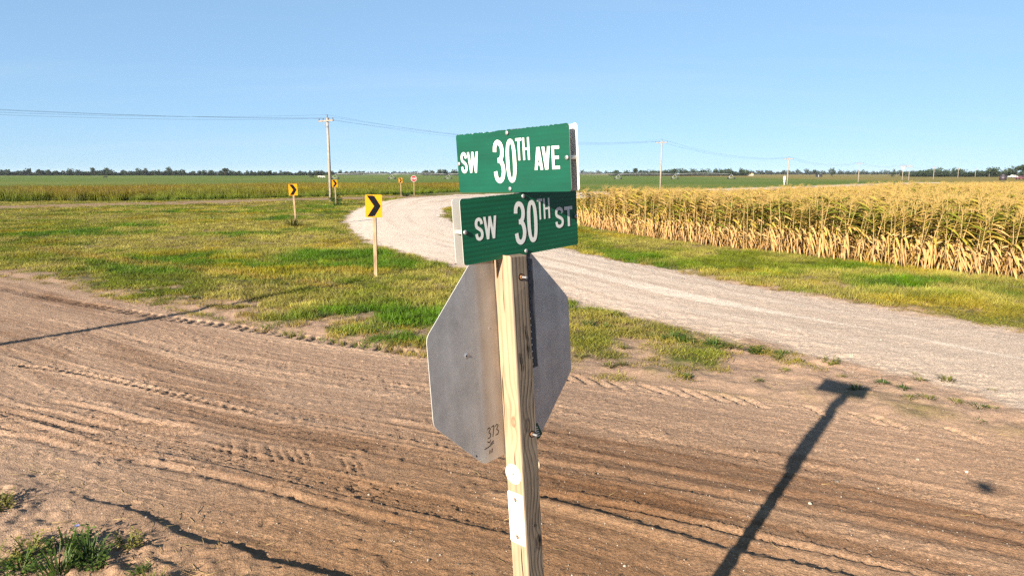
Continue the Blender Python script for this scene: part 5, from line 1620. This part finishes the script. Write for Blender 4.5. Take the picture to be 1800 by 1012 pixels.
m_barnroof = plain("tan_roof", (.42, .30, .15), .7); m_barnwall = plain("pale_wall", (.35, .32, .27), .8)
x_, y_ = u_(1312) * 880, 880
e = empty("barn", (x_, y_, float(ground_z(x_, y_)))); tag(e, "low barn with long tan roof at the right end of the grove", "barn")
mb = MB(); mb.box((0, 0, .9), (8, 6, 1.8)); mb.build("wall", [m_barnwall], e)
mb = MB(); mb.add([(-4.3, -3.3, 1.7), (4.3, -3.3, 1.7), (4.3, 0, 3.0), (-4.3, 0, 3.0), (-4.3, 3.3, 1.7), (4.3, 3.3, 1.7)], [(0, 1, 2, 3), (3, 2, 5, 4)]); mb.build("roof", [m_barnroof], e)
m_shed = plain("dark_shed_paint", (.02, .02, .022), .7)
x_, y_ = u_(1432.5) * 560, 560
e = empty("shed", (x_, y_, float(ground_z(x_, y_)))); tag(e, "small dark shed standing in the far pasture", "shed")
mb = MB(); mb.box((0, 0, .95), (4.0, 3, 1.9)); mb.build("wall", [m_shed], e)
mb = MB(); mb.add([(-2.2, -1.7, 1.9), (2.2, -1.7, 1.9), (2.2, 0, 2.5), (-2.2, 0, 2.5), (-2.2, 1.7, 1.9), (2.2, 1.7, 1.9)], [(0, 1, 2, 3), (3, 2, 5, 4)]); mb.build("roof", [m_shed], e)
for s_ in (-1.0, .8):
    mb = MB(); mb.box((s_, -1.52, .9), (.7, .06, 1.7)); mb.build("door", [m_galv if s_ < 0 else m_shed], e)
m_bin = plain("dark_grain_bin", (.045, .035, .045), .5, .4, .3)
x_, y_ = u_(1752) * 300, 300
e = empty("grain_bin", (x_, y_, float(ground_z(x_, y_)))); tag(e, "dark round bin standing before the shelter belt at the far right", "bin")
mb = MB(); mb.tube([(0, 0, -.1), (0, 0, 1.9)], 1.35, 24); mb.build("bin_wall", [m_bin], e)
mb = MB(); mb.tube([(0, 0, 1.9), (0, 0, 2.5), (0, 0, 2.7)], [1.42, .4, .2], 24); mb.build("bin_roof", [m_bin], e)
m_car = plain("white_car_paint", (.5, .5, .5), .3, .5); m_glass = plain("dark_glass", (.02, .025, .03), .1, .6); m_carred = plain("maroon_car_paint", (.12, .05, .06), .35, .5)
def truck(px, dist, mat, label):
    x_, y_ = u_(px) * dist, dist
    e = empty("pickup_truck", (x_, y_, float(ground_z(x_, y_)))); tag(e, label, "pickup truck", "vehicles parked by the shelter belt")
    mb = MB(); prof = [(-2.6, .45), (2.6, .45), (2.6, 1.0), (1.3, 1.1), (.9, 1.75), (-.6, 1.78), (-.8, 1.12), (-2.6, 1.08)]
    mb.prism(prof, (0, -.9, 0), (1, 0, 0), (0, 0, 1), (0, 1, 0), 1.8); mb.build("body", [mat], e)
    mb = MB(); mb.prism([(-.55, 1.15), (1.1, 1.15), (.82, 1.65), (-.5, 1.66)], (0, -.91, 0), (1, 0, 0), (0, 0, 1), (0, 1, 0), .005); mb.build("side_window", [m_glass], e)
    for wx in (-1.6, 1.65):
        for s_ in (-1, 1):
            mb = MB(); mb.tube([(wx, s_ * .72, .4), (wx, s_ * .95, .4)], .4, 14); mb.build("wheel", [m_tyre], e)
truck(1769, 420, m_car, "white pickup parked before the shelter belt at the far right")
truck(1784, 330, m_carred, "maroon pickup nearest the picture's right edge")

# ================================================================== the small drone that took the picture, its shadow falls on the road
m_drone = plain("grey_drone_plastic", (.20, .20, .21), .5, .4)
e = empty("camera_drone", (0, -.16, CAM_H - .02)); tag(e, "small grey camera drone hovering behind the viewpoint", "drone")
mb = MB(); mb.box((0, 0, 0), (.075, .15, .048)); mb.box((0, -.02, .028), (.055, .10, .012)); mb.build("body", [m_drone], e)
for sx_ in (-1, 1):
    for sy_ in (-1, 1):
        mb = MB(); tip = Vector((sx_ * .105, sy_ * .085 - .02, .012)); mb.tube([(sx_ * .03, sy_ * .05, 0), tip], [.010, .008], 8); ar = mb.build("arm", [m_drone], e)
        mb = MB(); mb.tube([tip, tip + Vector((0, 0, .022))], .011, 10); mb.build("motor", [m_drone], ar)
        mb = MB(); mb.box(tip + Vector((0, 0, .026)), (.118, .010, .0015), M=Matrix.Rotation(.6 * sx_ + sy_, 3, 'Z')); mb.build("propeller", [m_drone], ar)

# ================================================================== thin morning haze over the plain
mb = MB(); mb.box((0, 2400, 8.5), (9000, 5600, 21.0))
m_haze = bpy.data.materials.new("thin_haze"); m_haze.use_nodes = True
hn_ = m_haze.node_tree; hn_.nodes.clear()
ho = hn_.nodes.new("ShaderNodeOutputMaterial"); hv_ = hn_.nodes.new("ShaderNodeVolumePrincipled")
hv_.inputs["Color"].default_value = (.80, .88, 1.0, 1); hv_.inputs["Density"].default_value = .000035; hv_.inputs["Anisotropy"].default_value = 0.0
hn_.links.new(hv_.outputs[0], ho.inputs["Volume"])
tag(mb.build("haze", [m_haze]), "thin pale haze over the far plain", "haze", kind="stuff")

# ================================================================== common albedo calibration of every surface
for m_ in bpy.data.materials:
    if not m_.use_nodes or m_.name == "thin_haze": continue
    t_ = m_.node_tree
    for nd in list(t_.nodes):
        if nd.bl_idname not in ("ShaderNodeBsdfPrincipled", "ShaderNodeBsdfTranslucent"): continue
        sk_ = nd.inputs["Base Color"] if nd.bl_idname.endswith("Principled") else nd.inputs["Color"]
        if not sk_.is_linked: continue
        src = sk_.links[0].from_socket
        hs = t_.nodes.new("ShaderNodeHueSaturation")
        hs.inputs["Saturation"].default_value = 1.07; hs.inputs["Value"].default_value = 0.78
        t_.links.new(src, hs.inputs["Color"]); t_.links.new(hs.outputs[0], sk_)
